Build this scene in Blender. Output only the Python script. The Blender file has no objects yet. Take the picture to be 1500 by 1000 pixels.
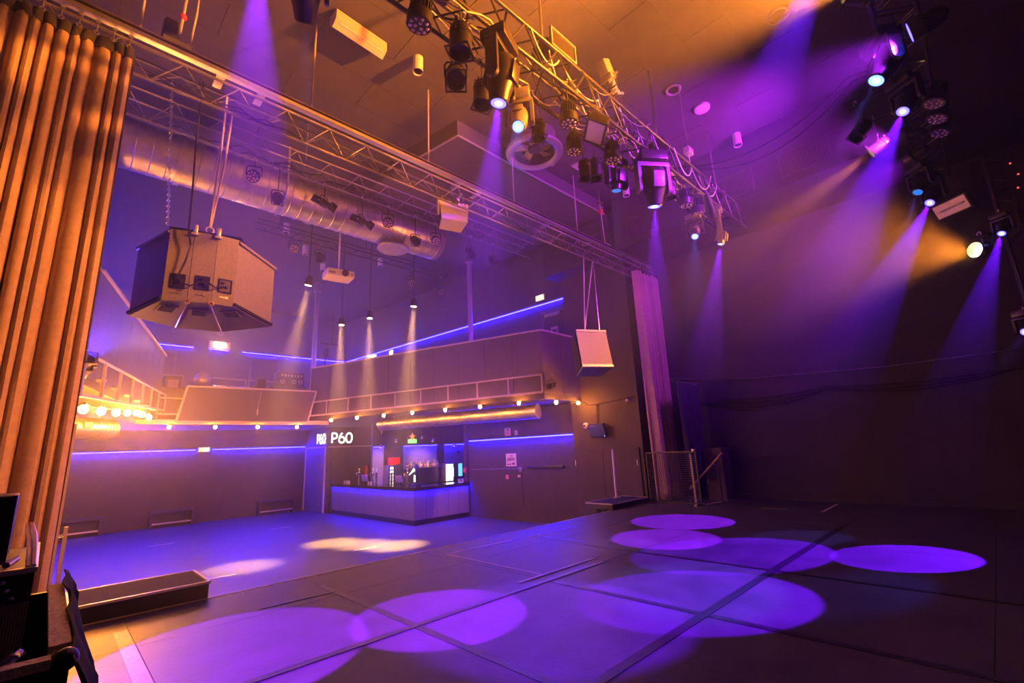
import bpy, bmesh, math, random
from math import pi, sin, cos, radians
from mathutils import Matrix, Vector, Quaternion
random.seed(7)
S = bpy.context.scene
COL = S.collection

# ------------------------------------------------------------------ camera
CF = Vector((0.68448398, 0.69320771, 0.22570945))
CR = Vector((0.71807613, -0.69453806, -0.04453718))
CU = CR.cross(CF)
cam = bpy.data.cameras.new('camera')
cam_o = bpy.data.objects.new('camera', cam); COL.objects.link(cam_o)
cam.sensor_width = 36; cam.lens = 678.41 / 1500 * 36; cam.clip_start = .02; cam.clip_end = 100
cm = Matrix((CR, CU, -CF)).transposed().to_4x4(); cm.translation = (0, 0, 1.45)
cam_o.matrix_world = cm
S.camera = cam_o
S.view_settings.view_transform = 'Standard'
S.view_settings.look = 'None'
S.view_settings.gamma = 1
S.view_settings.use_curve_mapping = False
S.view_settings.exposure = 0.2

# ------------------------------------------------------------------ world: a closed, dark hall
W = bpy.data.worlds.new('world'); S.world = W; W.use_nodes = True
W.node_tree.nodes['Background'].inputs[0].default_value = (0.006, 0.004, 0.012, 1)
W.node_tree.nodes['Background'].inputs[1].default_value = 1

# lamp colours and powers (used by the fixtures below)
PURPLE = (.145, .004, 1.0)
VIOLET = (.25, .008, 1.0)
ICE = (.13, .17, 1.0)
ORANGE = (1.0, .265, .02)
AMBER = (1.0, .47, .13)
MAGENTA = (.55, .025, .95)
WASH = (.42, .015, 1.0)
LEDBLUE = (.10, .035, 1.0)
K = 1.0            # overall lamp power
HAZE_DENSITY = .0132

# ------------------------------------------------------------------ helpers
def mat(name, col, rough=.6, metal=0., var=0., scale=6., bump=0., bscale=60., coat=0., emit=None, es=0., alpha=1., trans=0.):
    m = bpy.data.materials.new(name); m.use_nodes = True
    nt = m.node_tree; b = nt.nodes['Principled BSDF']
    b.inputs['Base Color'].default_value = (*col, 1)
    b.inputs['Roughness'].default_value = rough
    b.inputs['Metallic'].default_value = metal
    if trans: b.inputs['Transmission Weight'].default_value = trans
    if coat: b.inputs['Coat Weight'].default_value = coat
    if alpha < 1: b.inputs['Alpha'].default_value = alpha
    if emit:
        b.inputs['Emission Color'].default_value = (*emit, 1); b.inputs['Emission Strength'].default_value = es
    if var or bump:
        tc = nt.nodes.new('ShaderNodeTexCoord')
    if var:
        n = nt.nodes.new('ShaderNodeTexNoise'); n.inputs['Scale'].default_value = scale; n.inputs['Detail'].default_value = 6
        n.inputs['Roughness'].default_value = .65
        nt.links.new(tc.outputs['Object'], n.inputs['Vector'])
        r = nt.nodes.new('ShaderNodeValToRGB')
        r.color_ramp.elements[0].position = .3; r.color_ramp.elements[1].position = .72
        r.color_ramp.elements[0].color = (*[c * (1 - var) for c in col], 1)
        r.color_ramp.elements[1].color = (*[min(1, c * (1 + var)) for c in col], 1)
        nt.links.new(n.outputs['Fac'], r.inputs['Fac']); nt.links.new(r.outputs['Color'], b.inputs['Base Color'])
        mr = nt.nodes.new('ShaderNodeMapRange'); mr.inputs['To Min'].default_value = max(.05, rough - .5 * var * rough); mr.inputs['To Max'].default_value = min(1, rough + .5 * var * rough)
        nt.links.new(n.outputs['Fac'], mr.inputs['Value']); nt.links.new(mr.outputs['Result'], b.inputs['Roughness'])
    if bump:
        n2 = nt.nodes.new('ShaderNodeTexNoise'); n2.inputs['Scale'].default_value = bscale; n2.inputs['Detail'].default_value = 4
        nt.links.new(tc.outputs['Object'], n2.inputs['Vector'])
        bp = nt.nodes.new('ShaderNodeBump'); bp.inputs['Strength'].default_value = bump; bp.inputs['Distance'].default_value = .02
        nt.links.new(n2.outputs['Fac'], bp.inputs['Height']); nt.links.new(bp.outputs['Normal'], b.inputs['Normal'])
    return m

M = dict(
    wall=mat('black_wall_paint', (.042, .036, .036), .75, var=.25, scale=1.5, bump=.15, bscale=40),
    hallwall=mat('brown_wall_paint', (.075, .060, .054), .7, var=.2, scale=1.2, bump=.12, bscale=40),
    ceil=mat('ceiling_panel_paint', (.085, .075, .068), .8, var=.15, scale=2, bump=.2, bscale=120),
    stage=mat('stage_vinyl', (.065, .060, .062), .48, var=.35, scale=2.2, bump=.10, bscale=25),
    hallfloor=mat('hall_linoleum', (.10, .097, .10), .42, var=.25, scale=1.1),
    tape=mat('gaffer_tape', (.018, .016, .017), .36, var=.3, scale=30, bump=.2, bscale=90),
    tapelight=mat('worn_pale_tape', (.24, .18, .13), .45, var=.3, scale=20),
    tapewhite=mat('white_marking_tape', (.7, .66, .6), .5),
    tapeblue=mat('blue_marking_tape', (.20, .22, .50), .5),
    curtain=mat('velour_curtain', (.50, .36, .25), .9, var=.12, scale=14, bump=.25, bscale=160),
    curtaindark=mat('dark_velour', (.035, .025, .05), .95, var=.2, scale=10),
    header=mat('curtain_header_tape', (.04, .035, .035), .9),
    alu=mat('aluminium', (.78, .75, .70), .32, 1., var=.08, scale=10),
    alup=mat('anodised_rail', (.50, .46, .41), .42, .45),
    steel=mat('brushed_steel', (.55, .53, .50), .35, 1.),
    zinc=mat('galvanised_duct', (.58, .55, .52), .38, 1., var=.2, scale=5),
    chrome=mat('chrome', (.85, .85, .85), .12, 1.),
    brass=mat('brass', (.85, .60, .25), .22, 1.),
    black=mat('black_metal', (.022, .020, .020), .38, .0, var=.2, scale=20, coat=.2),
    fixture=mat('bronze_black_fixture', (.035, .029, .024), .36, .35, var=.25, scale=18),
    grey=mat('grey_fixture', (.22, .20, .19), .42, .3, var=.15, scale=14),
    silver=mat('silver_fixture', (.55, .51, .46), .36, .8, var=.1, scale=12),
    white=mat('white_plastic', (.72, .68, .62), .5),
    lens=mat('dark_lens', (.05, .03, .09), .08, .0, coat=1.),
    cell=mat('led_lens_cells', (.80, .64, .66), .25, .3, coat=1.),  # pale pink base holds the stage light the cells reflect
    spk=mat('speaker_paint', (.20, .185, .17), .62, var=.15, scale=30, bump=.35, bscale=220),
    spkdark=mat('speaker_grille', (.018, .018, .02), .9, bump=.5, bscale=300),
    rubber=mat('black_rubber', (.012, .012, .012), .6),
    cable=mat('black_cable', (.03, .025, .022), .5),
    rope=mat('rope_sling', (.55, .47, .38), .8),
    parapet=mat('balcony_panel', (.085, .07, .075), .55, var=.12, scale=3),
    rail=mat('cream_railing_paint', (.50, .43, .36), .45),
    wood=mat('wood_handrail', (.50, .33, .17), .5, var=.25, scale=12),
    flight=mat('flight_case_laminate', (.018, .016, .018), .45, bump=.2, bscale=200),
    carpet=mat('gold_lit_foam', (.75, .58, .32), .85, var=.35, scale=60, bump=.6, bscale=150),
    cloth=mat('black_cloth', (.010, .010, .011), .95),
    barfront=mat('bar_cladding', (.26, .235, .25), .40, .2),
    bartop=mat('bar_worktop', (.030, .026, .028), .16, coat=.6),
    bluepanel=mat('blue_back_panel', (.22, .18, .80), .5),
    darkwood=mat('dark_post', (.075, .05, .05), .55, var=.2, scale=8),
    red=mat('red_plastic', (.75, .03, .03), .4),
    poster=mat('poster_paper', (.75, .62, .55), .6),
    ink=mat('ink', (.10, .06, .07), .6),
    pink=mat('pink_sticker', (.85, .2, .35), .5),
    screen=mat('screen_glass', (.04, .06, .08), .55),
    glassg=mat('green_bottle_glass', (.05, .16, .05), .08, coat=.8),
    glassb=mat('amber_bottle_glass', (.32, .11, .02), .08, coat=.8),
    glassc=mat('clear_bottle_glass', (.55, .55, .58), .08, coat=.8),
    door=mat('blue_grey_door', (.12, .12, .17), .45, var=.15, scale=6),
)
def emat(name, col, s):
    return mat(name, (0.02, .02, .02), .4, emit=col, es=s)
M['stage'].node_tree.nodes['Principled BSDF'].inputs['Specular IOR Level'].default_value = .35
_b = M['cloth'].node_tree.nodes['Principled BSDF']; _b.inputs['Specular IOR Level'].default_value = .1
M.update(
    ledblue=emat('blue_led_strip', (.0014, .0011, 1.0), 480),
    ledgallery=emat('blue_led_strip_gallery', (.003, .0024, 1.0), 230),
    bulb=emat('warm_bulb', (1, .28, .035), 420),
    neon=emat('sign_white', (1, .90, .80), 4.0),
    exit=emat('exit_green', (.75, 1, .30), 1.3),
    exitw=emat('exit_white', (1, .95, .85), 6.0),
    starred=emat('sign_red', (1, .12, .03), 3),
    signgreen=emat('sign_green', (.15, 1, .12), 3),
    fridge=emat('fridge_glow', (.85, .95, 1.0), 5),
    fridgeblue=emat('fridge_blue_glow', (.12, .45, 1.0), 1.6),
    lpurple=emat('lit_lens_purple', (.06, .045, 1.0), 9),
    lice=emat('lit_lens_ice', (.07, .14, 1.0), 7),
    licedim=emat('lit_lens_ice_dim', (.03, .2, .9), 1.0),
    lmagenta=emat('lit_lens_magenta', (.8, .05, .8), 3),
    lorange=emat('lit_lens_orange', (1, .55, .18), 40),
    lgallery=emat('gallery_lamp_glow', (1, .42, .13), 420),
    bulbl=emat('warm_bulb_big', (1, .29, .035), 1300),
    core=emat('lamp_core', (.5, .7, 1), 12),
    lwarm=emat('lit_lens_warm', (1, .72, .38), 40),
    redled=emat('red_led', (1, .08, .05), 1.6),
    blueled=emat('blue_led', (.1, .15, 1), 1.5),
    greenled=emat('screen_led', (.1, .5, 1), 3),
)

def hex_pattern(m, scale, dark):
    nt = m.node_tree; b = nt.nodes['Principled BSDF']; c = b.inputs['Base Color'].default_value[:3]
    tc = nt.nodes.new('ShaderNodeTexCoord'); v = nt.nodes.new('ShaderNodeTexVoronoi'); v.feature = 'DISTANCE_TO_EDGE'; v.inputs['Scale'].default_value = scale; v.inputs['Randomness'].default_value = .15
    nt.links.new(tc.outputs['Object'], v.inputs['Vector'])
    r = nt.nodes.new('ShaderNodeValToRGB'); r.color_ramp.elements[0].position = .05; r.color_ramp.elements[1].position = .22
    r.color_ramp.elements[0].color = (*[x * dark for x in c], 1); r.color_ramp.elements[1].color = (*c, 1)
    nt.links.new(v.outputs['Distance'], r.inputs['Fac']); nt.links.new(r.outputs['Color'], b.inputs['Base Color'])
    bp = nt.nodes.new('ShaderNodeBump'); bp.inputs['Strength'].default_value = .6; bp.inputs['Distance'].default_value = .01
    nt.links.new(v.outputs['Distance'], bp.inputs['Height']); nt.links.new(bp.outputs['Normal'], b.inputs['Normal'])
hex_pattern(M['barfront'], 26, .35)

class B:
    """collects primitives, then builds ONE mesh object"""
    def __init__(s, m=None): s.v = []; s.f = []; s.m = m or Matrix()
    def add(s, vs, fs):
        o = len(s.v); s.v += [tuple(s.m @ Vector(p)) for p in vs]; s.f += [tuple(i + o for i in f) for f in fs]; return s
    def box(s, a, b, bev=0.):
        x0, y0, z0 = a; x1, y1, z1 = b
        if bev:
            bm = bmesh.new(); bmesh.ops.create_cube(bm, size=1)
            for v in bm.verts: v.co = Vector((x0 + (v.co.x + .5) * (x1 - x0), y0 + (v.co.y + .5) * (y1 - y0), z0 + (v.co.z + .5) * (z1 - z0)))
            bmesh.ops.bevel(bm, geom=bm.edges[:], offset=bev, segments=2, affect='EDGES', profile=.5)
            bm.verts.index_update()
            r = s.add([v.co for v in bm.verts], [[v.index for v in f.verts] for f in bm.faces]); bm.free(); return r
        return s.add([(x0, y0, z0), (x1, y0, z0), (x1, y1, z0), (x0, y1, z0), (x0, y0, z1), (x1, y0, z1), (x1, y1, z1), (x0, y1, z1)],
                     [(0, 3, 2, 1), (4, 5, 6, 7), (0, 1, 5, 4), (1, 2, 6, 5), (2, 3, 7, 6), (3, 0, 4, 7)])
    def cb(s, c, d, bev=0.):
        return s.box([c[i] - d[i] / 2 for i in range(3)], [c[i] + d[i] / 2 for i in range(3)], bev)
    def prism(s, poly, z0, z1):
        n = len(poly)
        return s.add([(x, y, z0) for x, y in poly] + [(x, y, z1) for x, y in poly],
                     [tuple(range(n))[::-1], tuple(range(n, 2 * n))] + [(i, (i + 1) % n, n + (i + 1) % n, n + i) for i in range(n)])
    def lathe(s, prof, seg=20, cap=True):
        vs = []; fs = []
        for r, z in prof:
            vs += [(r * cos(2 * pi * k / seg), r * sin(2 * pi * k / seg), z) for k in range(seg)]
        for j in range(len(prof) - 1):
            for k in range(seg):
                a = j * seg + k; b = j * seg + (k + 1) % seg
                fs.append((a, b, b + seg, a + seg))
        if cap:
            fs.append(tuple(range(seg))[::-1]); n = (len(prof) - 1) * seg; fs.append(tuple(range(n, n + seg)))
        return s.add(vs, fs)
    def cyl(s, p, q, r, r2=None, seg=10, cap=True):
        p = Vector(p); q = Vector(q); d = q - p
        if d.length < 1e-6: return s
        rot = d.to_track_quat('Z', 'Y').to_matrix().to_4x4(); rot.translation = p
        k = s.m; s.m = k @ rot
        s.lathe([(r, 0), (r if r2 is None else r2, d.length)], seg, cap); s.m = k
        return s
    def tube(s, pts, r, seg=6):
        pts = [Vector(p) for p in pts]; n = len(pts); vs = []; fs = []
        up = Vector((0, 0, 1))
        for i, p in enumerate(pts):
            t = (pts[min(i + 1, n - 1)] - pts[max(i - 1, 0)]).normalized()
            a = t.cross(up)
            if a.length < .05: a = t.cross(Vector((1, 0, 0)))
            a.normalize(); b = t.cross(a)
            vs += [p + r * (cos(2 * pi * k / seg) * a + sin(2 * pi * k / seg) * b) for k in range(seg)]
        for i in range(n - 1):
            for k in range(seg):
                x = i * seg + k; y = i * seg + (k + 1) % seg
                fs.append((x, y, y + seg, x + seg))
        fs.append(tuple(range(seg))[::-1]); fs.append(tuple(range((n - 1) * seg, n * seg)))
        return s.add(vs, fs)
    def torus(s, R, r, seg=20, sec=8, a0=0., a1=2 * pi):
        vs = []; fs = []; closed = abs(a1 - a0 - 2 * pi) < 1e-6
        n = seg if closed else seg + 1
        for i in range(n):
            a = a0 + (a1 - a0) * i / seg
            for k in range(sec):
                b = 2 * pi * k / sec
                vs.append(((R + r * cos(b)) * cos(a), (R + r * cos(b)) * sin(a), r * sin(b)))
        for i in range(seg):
            j = (i + 1) % n
            for k in range(sec):
                fs.append((i * sec + k, j * sec + k, j * sec + (k + 1) % sec, i * sec + (k + 1) % sec))
        return s.add(vs, fs)
    def ball(s, c, r, seg=12, rings=8, sz=1.):
        k = s.m; s.m = k @ Matrix.Translation(c)
        s.lathe([(max(1e-4, r * sin(pi * j / rings)), -r * sz * cos(pi * j / rings)) for j in range(rings + 1)], seg); s.m = k
        return s
    def quad(s, pts): return s.add(pts, [tuple(range(len(pts)))])
    def at(s, m): s.m = m; return s
    def mesh(s, name, m, smooth=True):
        me = bpy.data.meshes.new(name); me.from_pydata(s.v, [], s.f); me.validate()
        bm = bmesh.new(); bm.from_mesh(me); bmesh.ops.recalc_face_normals(bm, faces=bm.faces[:]); bm.to_mesh(me); bm.free()
        if m: me.materials.append(m)
        if smooth:
            me.shade_smooth(); me.set_sharp_from_angle(angle=radians(38))
        return me
    def build(s, name, m, parent=None, label=None, smooth=True):
        return link(name, s.mesh(name, m, smooth), parent, label)

def link(name, me, parent=None, label=None, loc=None, rot=None):
    o = bpy.data.objects.new(name, me); COL.objects.link(o)
    if parent is not None: o.parent = parent
    if loc is not None: o.location = loc
    if rot is not None: o.rotation_euler = rot
    if label: o['label'] = label
    return o
def tag(o, label, cat, group=None, kind=None):
    o['label'] = label; o['category'] = cat
    if group: o['group'] = group
    if kind: o['kind'] = kind
    return o
def thing(name, label, cat, loc=(0, 0, 0), rz=0., group=None, kind=None):
    o = bpy.data.objects.new(name, None); COL.objects.link(o)
    o.empty_display_size = .1
    o.location = loc; o.rotation_euler = (0, 0, rz)
    return tag(o, label, cat, group, kind)
def T(x, y, z): return Matrix.Translation((x, y, z))
def RX(a): return Matrix.Rotation(a, 4, 'X')
def RY(a): return Matrix.Rotation(a, 4, 'Y')
def RZ(a): return Matrix.Rotation(a, 4, 'Z')
def aim(loc, tgt):
    """matrix whose -Z looks from loc to tgt"""
    m = (Vector(tgt) - Vector(loc)).to_track_quat('-Z', 'Y').to_matrix().to_4x4(); m.translation = loc
    return m
def spot(parent, m, col, e, ang, blend=.12, rad=.05):
    l = bpy.data.lights.new('spot_beam', 'SPOT'); l.energy = e * K; l.color = col
    l.spot_size = radians(ang); l.spot_blend = blend; l.shadow_soft_size = rad
    o = bpy.data.objects.new('spot_beam', l); COL.objects.link(o)
    o.parent = parent; o.matrix_local = m
    return o
def catenary(p, q, sag, n=10):
    p = Vector(p); q = Vector(q)
    return [p.lerp(q, t / n) - Vector((0, 0, sag * 4 * (t / n) * (1 - t / n))) for t in range(n + 1)]
def oriented_box(b, p, q, w, h, dz=0.):
    """a bar from p to q with width w (sideways) and height h"""
    p = Vector(p); q = Vector(q); d = q - p
    k = b.m
    b.m = k @ Matrix.Translation(p) @ d.to_track_quat('X', 'Z').to_matrix().to_4x4()
    b.box((0, -w / 2, -h / 2 + dz), (d.length, w / 2, h / 2 + dz)); b.m = k
    return b

# ================================================================== THE SETTING
STAGE_Y = 6.4; FLOOR_Z = -.85; CEIL_Z = 8.3
def xr(y): return 11.48 - .08 * (y - 9)
def xl(y): return -1.75 + .08 * (y - 9)
def struct(o, label, cat): return tag(o, label, cat, kind='structure')

struct(B().prism([(-2.6, 6.42), (12.75, 6.42), (12.75, 13.5), (17.1, 13.5), (17.1, 23.2), (-2.6, 23.2)], FLOOR_Z - .2, FLOOR_Z).build('floor', M['hallfloor']),
       'smooth grey hall floor lit blue and violet in front of the bar', 'floor')

# stage: substructure plus deck panels with open joints
st = struct(thing('stage_platform', 'raised black stage deck of square panels under the trusses', 'stage', (0, 0, 0)), 'raised black stage deck of square panels under the trusses', 'stage')
B().box((-2.6, -3.2, FLOOR_Z), (12.55, STAGE_Y - .02, -.012)).build('stage_base', M['wall'], st)
gx = [-2.6, -1.02, .71, 2.45, 4.18, 5.95, 7.7, 9.42, 11.1, 12.55]
gy = [-3.2, -1.45, .3, 2.05, 3.82, 5.3, STAGE_Y]
for i in range(len(gx) - 1):
    for j in range(len(gy) - 1):
        B().box((gx[i] + .002, gy[j] + .002, -.03), (gx[i + 1] - .002, gy[j + 1] - .002, 0)).build('deck_panel', M['stage'], st)
B().box((-2.6, STAGE_Y - .015, -.05), (12.55, STAGE_Y + .012, .004)).build('edge_strip', M['alup'], st, 'aluminium edge strip')
B().box((12.45, -3.2, 0), (12.54, 5.3, .12)).build('skirting', M['wall'], st)

# ceiling of long panels with open joints
ce = struct(thing('ceiling', 'dark ceiling of long panels above stage and hall', 'ceiling', (0, 0, 0)), 'dark ceiling of long panels above stage and hall', 'ceiling')
B().box((-2.8, -3.4, CEIL_Z + .03), (17.2, 23.4, CEIL_Z + .25)).build('ceiling_slab', M['wall'], ce)
pm = B().box((-1.195, -.360, 0), (1.195, .360, .03)).mesh('ceiling_panel', M['ceil'], False)
ys = -2.9
r_ = 0
while ys < 11.2:
    x = -1.9 + (1.2 if r_ % 2 else 0) - .6
    while x < 12.4:
        link('ceiling_panel', pm, ce, loc=(x, ys, CEIL_Z)); x += 2.4
    ys += .73; r_ += 1
jm = B().box((-2.5, -.004, -.003), (12.5, .004, .002)).mesh('joint_strip', M['hallwall'], False)
for k in range(20): link('joint_strip', jm, ce, loc=(0, -2.9 + .365 + k * .73, CEIL_Z))
# dropped bay behind the curtain rail
db = struct(thing('ceiling_drop', 'lower ceiling bay behind the curtain rail', 'ceiling', (0, 0, 0)), 'lower ceiling bay behind the curtain rail', 'ceiling')
B().prism([(5.3, 6.72), (10.6, 6.72), (10.6, 12.2), (4.6, 12.2), (5.02, 8.3)], 7.92, CEIL_Z).build('drop_box', M['ceil'], db)
oriented_box(oriented_box(B(), (5.3, 6.71, 7.915), (10.6, 6.71, 7.915), .03, .03), (5.3, 6.72, 7.915), (5.02, 8.3, 7.915), .03, .03).build('edge_trim', M['alup'], db)

# walls
struct(B().box((-2.8, 23.0, FLOOR_Z - .2), (17.1, 23.2, CEIL_Z)).build('wall_back', M['hallwall']), 'brown back wall of the hall with blue light strips', 'wall')
struct(B().prism([(xr(9.0), 9.0), (xr(9) + .25, 9.0), (xr(23) + .25, 23), (xr(23), 23)], 2.92, CEIL_Z).build('wall_right_gallery', M['hallwall']), 'gallery wall above the bar with long blue strip', 'wall')
struct(B().prism([(xr(9.0), 9.0), (xr(9) + .25, 9.0), (xr(13.8) + .25, 13.8), (xr(13.8), 13.8)], FLOOR_Z, 2.75).build('wall_right', M['hallwall']), 'brown wall between bar and stage doors with posters', 'wall')
struct(B().box((11.28, 6.66, FLOOR_Z), (11.9, 8.99, CEIL_Z)).build('wall_right_doors', M['hallwall']), 'wall section with the stage doors and screen', 'wall')
struct(B().box((11.9, 6.5, FLOOR_Z), (12.75, 6.66, CEIL_Z)).build('wall_proscenium_right', M['wall']), 'dark return wall behind the right curtain', 'wall')
struct(B().box((12.56, -3.2, FLOOR_Z), (12.75, 6.49, CEIL_Z)).build('wall_stage_right', M['wall']), 'dark side wall of the stage with hanging cables', 'wall')
struct(B().box((-2.8, -3.4, FLOOR_Z), (12.75, -3.21, CEIL_Z)).build('wall_stage_back', M['wall']), 'dark rear wall of the stage', 'wall')
struct(B().box((-2.8, -3.2, FLOOR_Z), (-2.61, 9.0, CEIL_Z)).build('wall_stage_left', M['wall']), 'dark left wall of the stage', 'wall')
struct(B().prism([(xl(9), 9.0), (xl(23), 23), (xl(23) - .2, 23), (-2.61, 9.0)], FLOOR_Z, CEIL_Z).build('wall_left', M['hallwall']), 'left wall of the hall behind the balcony', 'wall')
# bar niche
struct(B().box((8.80, 20.5, FLOOR_Z), (17.0, 20.65, 2.74)).build('wall_bar_rear', M['hallwall']), 'panelled wall at the far end of the bar', 'wall')
struct(B().box((8.65, 20.5, FLOOR_Z), (8.80, 23.0, 2.74)).build('wall_bar_side', M['hallwall']), 'narrow wall with a panelled door beside the bar', 'wall')
struct(B().box((16.9, 13.6, FLOOR_Z), (17.1, 20.5, 2.74)).build('wall_bar_right', M['wall']), 'dark end wall of the bar niche', 'wall')
struct(B().box((11.5, 13.81, FLOOR_Z), (16.9, 14.0, 2.74)).build('wall_bar_near', M['wall']), 'dark near wall of the bar niche', 'wall')

# bulkhead over the stage side, with louvred grilles
bh = struct(B().box((10.65, -3.2, 6.72), (12.55, 6.49, CEIL_Z)).build('bulkhead_right', M['wall']), 'dark bulkhead under the ceiling with louvred grilles', 'bulkhead')
struct(B().box((10.65, 6.67, 6.72), (11.27, 9.2, 7.91)).build('bulkhead_hall', M['wall']), 'dark bulkhead over the stage doors', 'bulkhead')
fr = B().box((0, -.48, -.03), (.03, .48, 0)).box((0, -.48, .5), (.03, .48, .53)).box((0, -.48, 0), (.03, -.455, .5)).box((0, .455, 0), (.03, .48, .5)).mesh('grille_frame', M['hallwall'], False)
sl = B().box((.008, -.010, 0), (.030, .010, .5)).mesh('slat', M['hallwall'], False)
bk = B().box((.024, -.455, 0), (.03, .455, .5)).mesh('grille_backing', M['black'], False)
for yy, lab in ((1.75, 'nearest the rear truss'), (3.25, 'over the stage middle'), (5.6, 'beside the curtain')):
    g = thing('wall_grille', 'louvred wall grille on the bulkhead ' + lab, 'grille', (10.615, yy, 6.93))
    link('grille_frame', fr, g); link('grille_backing', bk, g)
    for k in range(20): link('slat', sl, g, loc=(0, -.43 + k * .0452, 0))
g = thing('wall_grille', 'louvred wall grille on the bulkhead past the curtain rail', 'grille', (10.615, 7.35, 6.93))
link('grille_frame', fr, g); link('grille_backing', bk, g)
for k in range(20): link('slat', sl, g, loc=(0, -.43 + k * .0452, 0))

# ------------------------------------------------------------------ balcony (U-shaped gallery)
BP = [(11.26, 8.55), (9.55, 8.5), (6.58, 17.35), (2.15, 17.35), (.22, 10.0), (-1.55, 9.95)]
ba = struct(thing('balcony', 'U-shaped balcony with dark panel parapet and cream rails', 'balcony', (0, 0, 0)), 'U-shaped balcony with dark panel parapet and cream rails', 'balcony')
B().prism([(11.26, 8.55), (9.55, 8.5), (6.58, 17.35), (6.58, 22.98), (xr(22.98), 22.98), (xr(9.02), 9.02), (11.26, 9.02)], 2.76, 2.90).build('slab', M['wall'], ba)
B().prism([(6.57, 17.35), (2.16, 17.35), (2.16, 22.98), (6.57, 22.98)], 2.76, 2.90).build('slab', M['wall'], ba)
B().prism([(2.15, 17.35), (.22, 10.0), (-1.55, 9.95), (xl(22.98) + .01, 22.98), (2.15, 22.98)], 2.76, 2.90).build('slab', M['wall'], ba)
B().prism([(xr(14), 14.0), (16.9, 14.0), (16.9, 20.5), (xr(20.5), 20.5)], 2.76, 2.90).build('niche_ceiling', M['wall'], ba)
ZR, ZT = 3.41, 4.68
for i in range(5):
    p = Vector((*BP[i], 0)); q = Vector((*BP[i + 1], 0)); d = q - p; L = d.length; u = d.normalized()
    nrm = Vector((u.y, -u.x, 0))
    mid = (p + q) / 2; cen = Vector((5, 12, 0))
    if (cen - mid).dot(nrm) < 0: nrm = -nrm        # towards the hall
    tall = (i != 2)
    zt = ZT if tall else 3.75
    n = max(1, round(L / .92)); w = L / n
    pmesh = B().box((.006, -.05, 2.90), (w - .006, 0, zt)).mesh('parapet_panel', M['parapet'], False)
    for k in range(n):
        o = link('parapet_panel', pmesh, ba, loc=tuple(p + u * (k * w))); o.rotation_euler = (0, 0, math.atan2(u.y, u.x))
    if tall:
        oriented_box(B(), p + Vector((0, 0, zt + .02)), q + Vector((0, 0, zt + .02)), .10, .04).build('cap_rail', M['rail'], ba)
    off = nrm * .13
    q2 = q + u * .6 if i == 3 else q                # the left rail runs on past the corner and dips towards the stage
    L2 = (q2 - p).length
    zb0, zb1, zr0, zr1 = (3.04, 2.52, 3.50, 3.16) if i == 3 else (2.93, 2.93, ZR, ZR)
    B().cyl(p + off + Vector((0, 0, zr0)), q2 + off + Vector((0, 0, zr1)), .026, seg=8).build('rail_bar', M['rail'], ba)
    oriented_box(B(), p + off + Vector((0, 0, zb0)), q2 + off + Vector((0, 0, zb1)), .05, .05).build('rail_bar', M['rail'], ba)
    wide = .09 if i == 3 else .035
    npst = max(1, round(L / (1.05 if i != 0 else 1.7)))
    pst = B().box((-wide / 2, -.018, 0), (wide / 2, .018, ZR - 2.93)).mesh('rail_post', M['rail'], False)
    for k in range(npst + (1 if i in (0, 3) else 0)):
        t = k / npst; o = link('rail_post', pst, ba, loc=tuple(p + off + u * (L2 * t) + Vector((0, 0, zb0 + (zb1 - zb0) * t)))); o.scale = (1, 1, (zr0 - zb0 + (zr1 - zb1 - zr0 + zb0) * t) / (ZR - 2.93)); o.rotation_euler = (0, 0, math.atan2(u.y, u.x))
    brk = B().box((-.02, 0, 2.91), (.02, .13, 2.95)).mesh('rail_bracket', M['rail'], False)
    for k in range(npst):
        o = link('rail_bracket', brk, ba, loc=tuple(p + u * (L * (k + .3) / npst))); o.rotation_euler = (0, 0, math.atan2(nrm.y, nrm.x) - pi / 2)

# gallery columns
for (x, y, lab) in ((9.75, 11.85, 'beside the long blue strip'), (6.85, 17.9, 'beside the mixing booth'), (.05, 10.75, 'above the left balcony')):
    c = thing('steel_column', 'slim round steel column from balcony to ceiling ' + lab, 'column', (x, y, 2.90))
    B().cyl((0, 0, .02), (0, 0, 5.1), .085, seg=16).build('shaft', M['silver'], c)
    B().cyl((0, 0, 0), (0, 0, .02), .14, seg=16).build('base_plate', M['silver'], c)
    top = CEIL_Z - 2.90 - .02 if x < 5 else 7.92 - 2.90 - .01 if y < 12 else CEIL_Z - 2.92
    B().cyl((0, 0, 5.0), (0, 0, min(top, CEIL_Z - 2.93) + .02), .13, seg=16).build('collar', M['silver'], c)

# ================================================================== TRUSSES
def truss(name, label, x0, x1, y, z0, z1, w, bay, r, m, tri=False, brace_r=None):
    e = thing(name, label, 'truss', (x0, y, z0))
    L = x1 - x0; h = z1 - z0; br = brace_r or r * .5
    if tri: ch = [(-w / 2, h), (w / 2, h), (0, 0)]
    else: ch = [(-w / 2, 0), (w / 2, 0), (-w / 2, h), (w / 2, h)]
    cme = B().cyl((0, 0, 0), (L, 0, 0), r, seg=10).mesh('chord', m)
    for a, b in ch: link('chord', cme, e, loc=(0, a, b))
    faces = [(0, 2), (1, 2)] if tri else [(0, 2), (1, 3), (0, 1), (2, 3)]
    n = int(L / bay)
    for i, j in faces:
        p = Vector((0, *ch[i])); q = Vector((0, *ch[j])); hb = Vector((bay / 2, 0, 0))
        up = B().cyl(p, q + hb, br, seg=6).mesh('brace', m); dn = B().cyl(q + hb, p + 2 * hb, br, seg=6).mesh('brace', m)
        for k in range(n):
            link('brace', up, e, loc=(k * bay, 0, 0)); link('brace', dn, e, loc=(k * bay, 0, 0))
    return e

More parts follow.
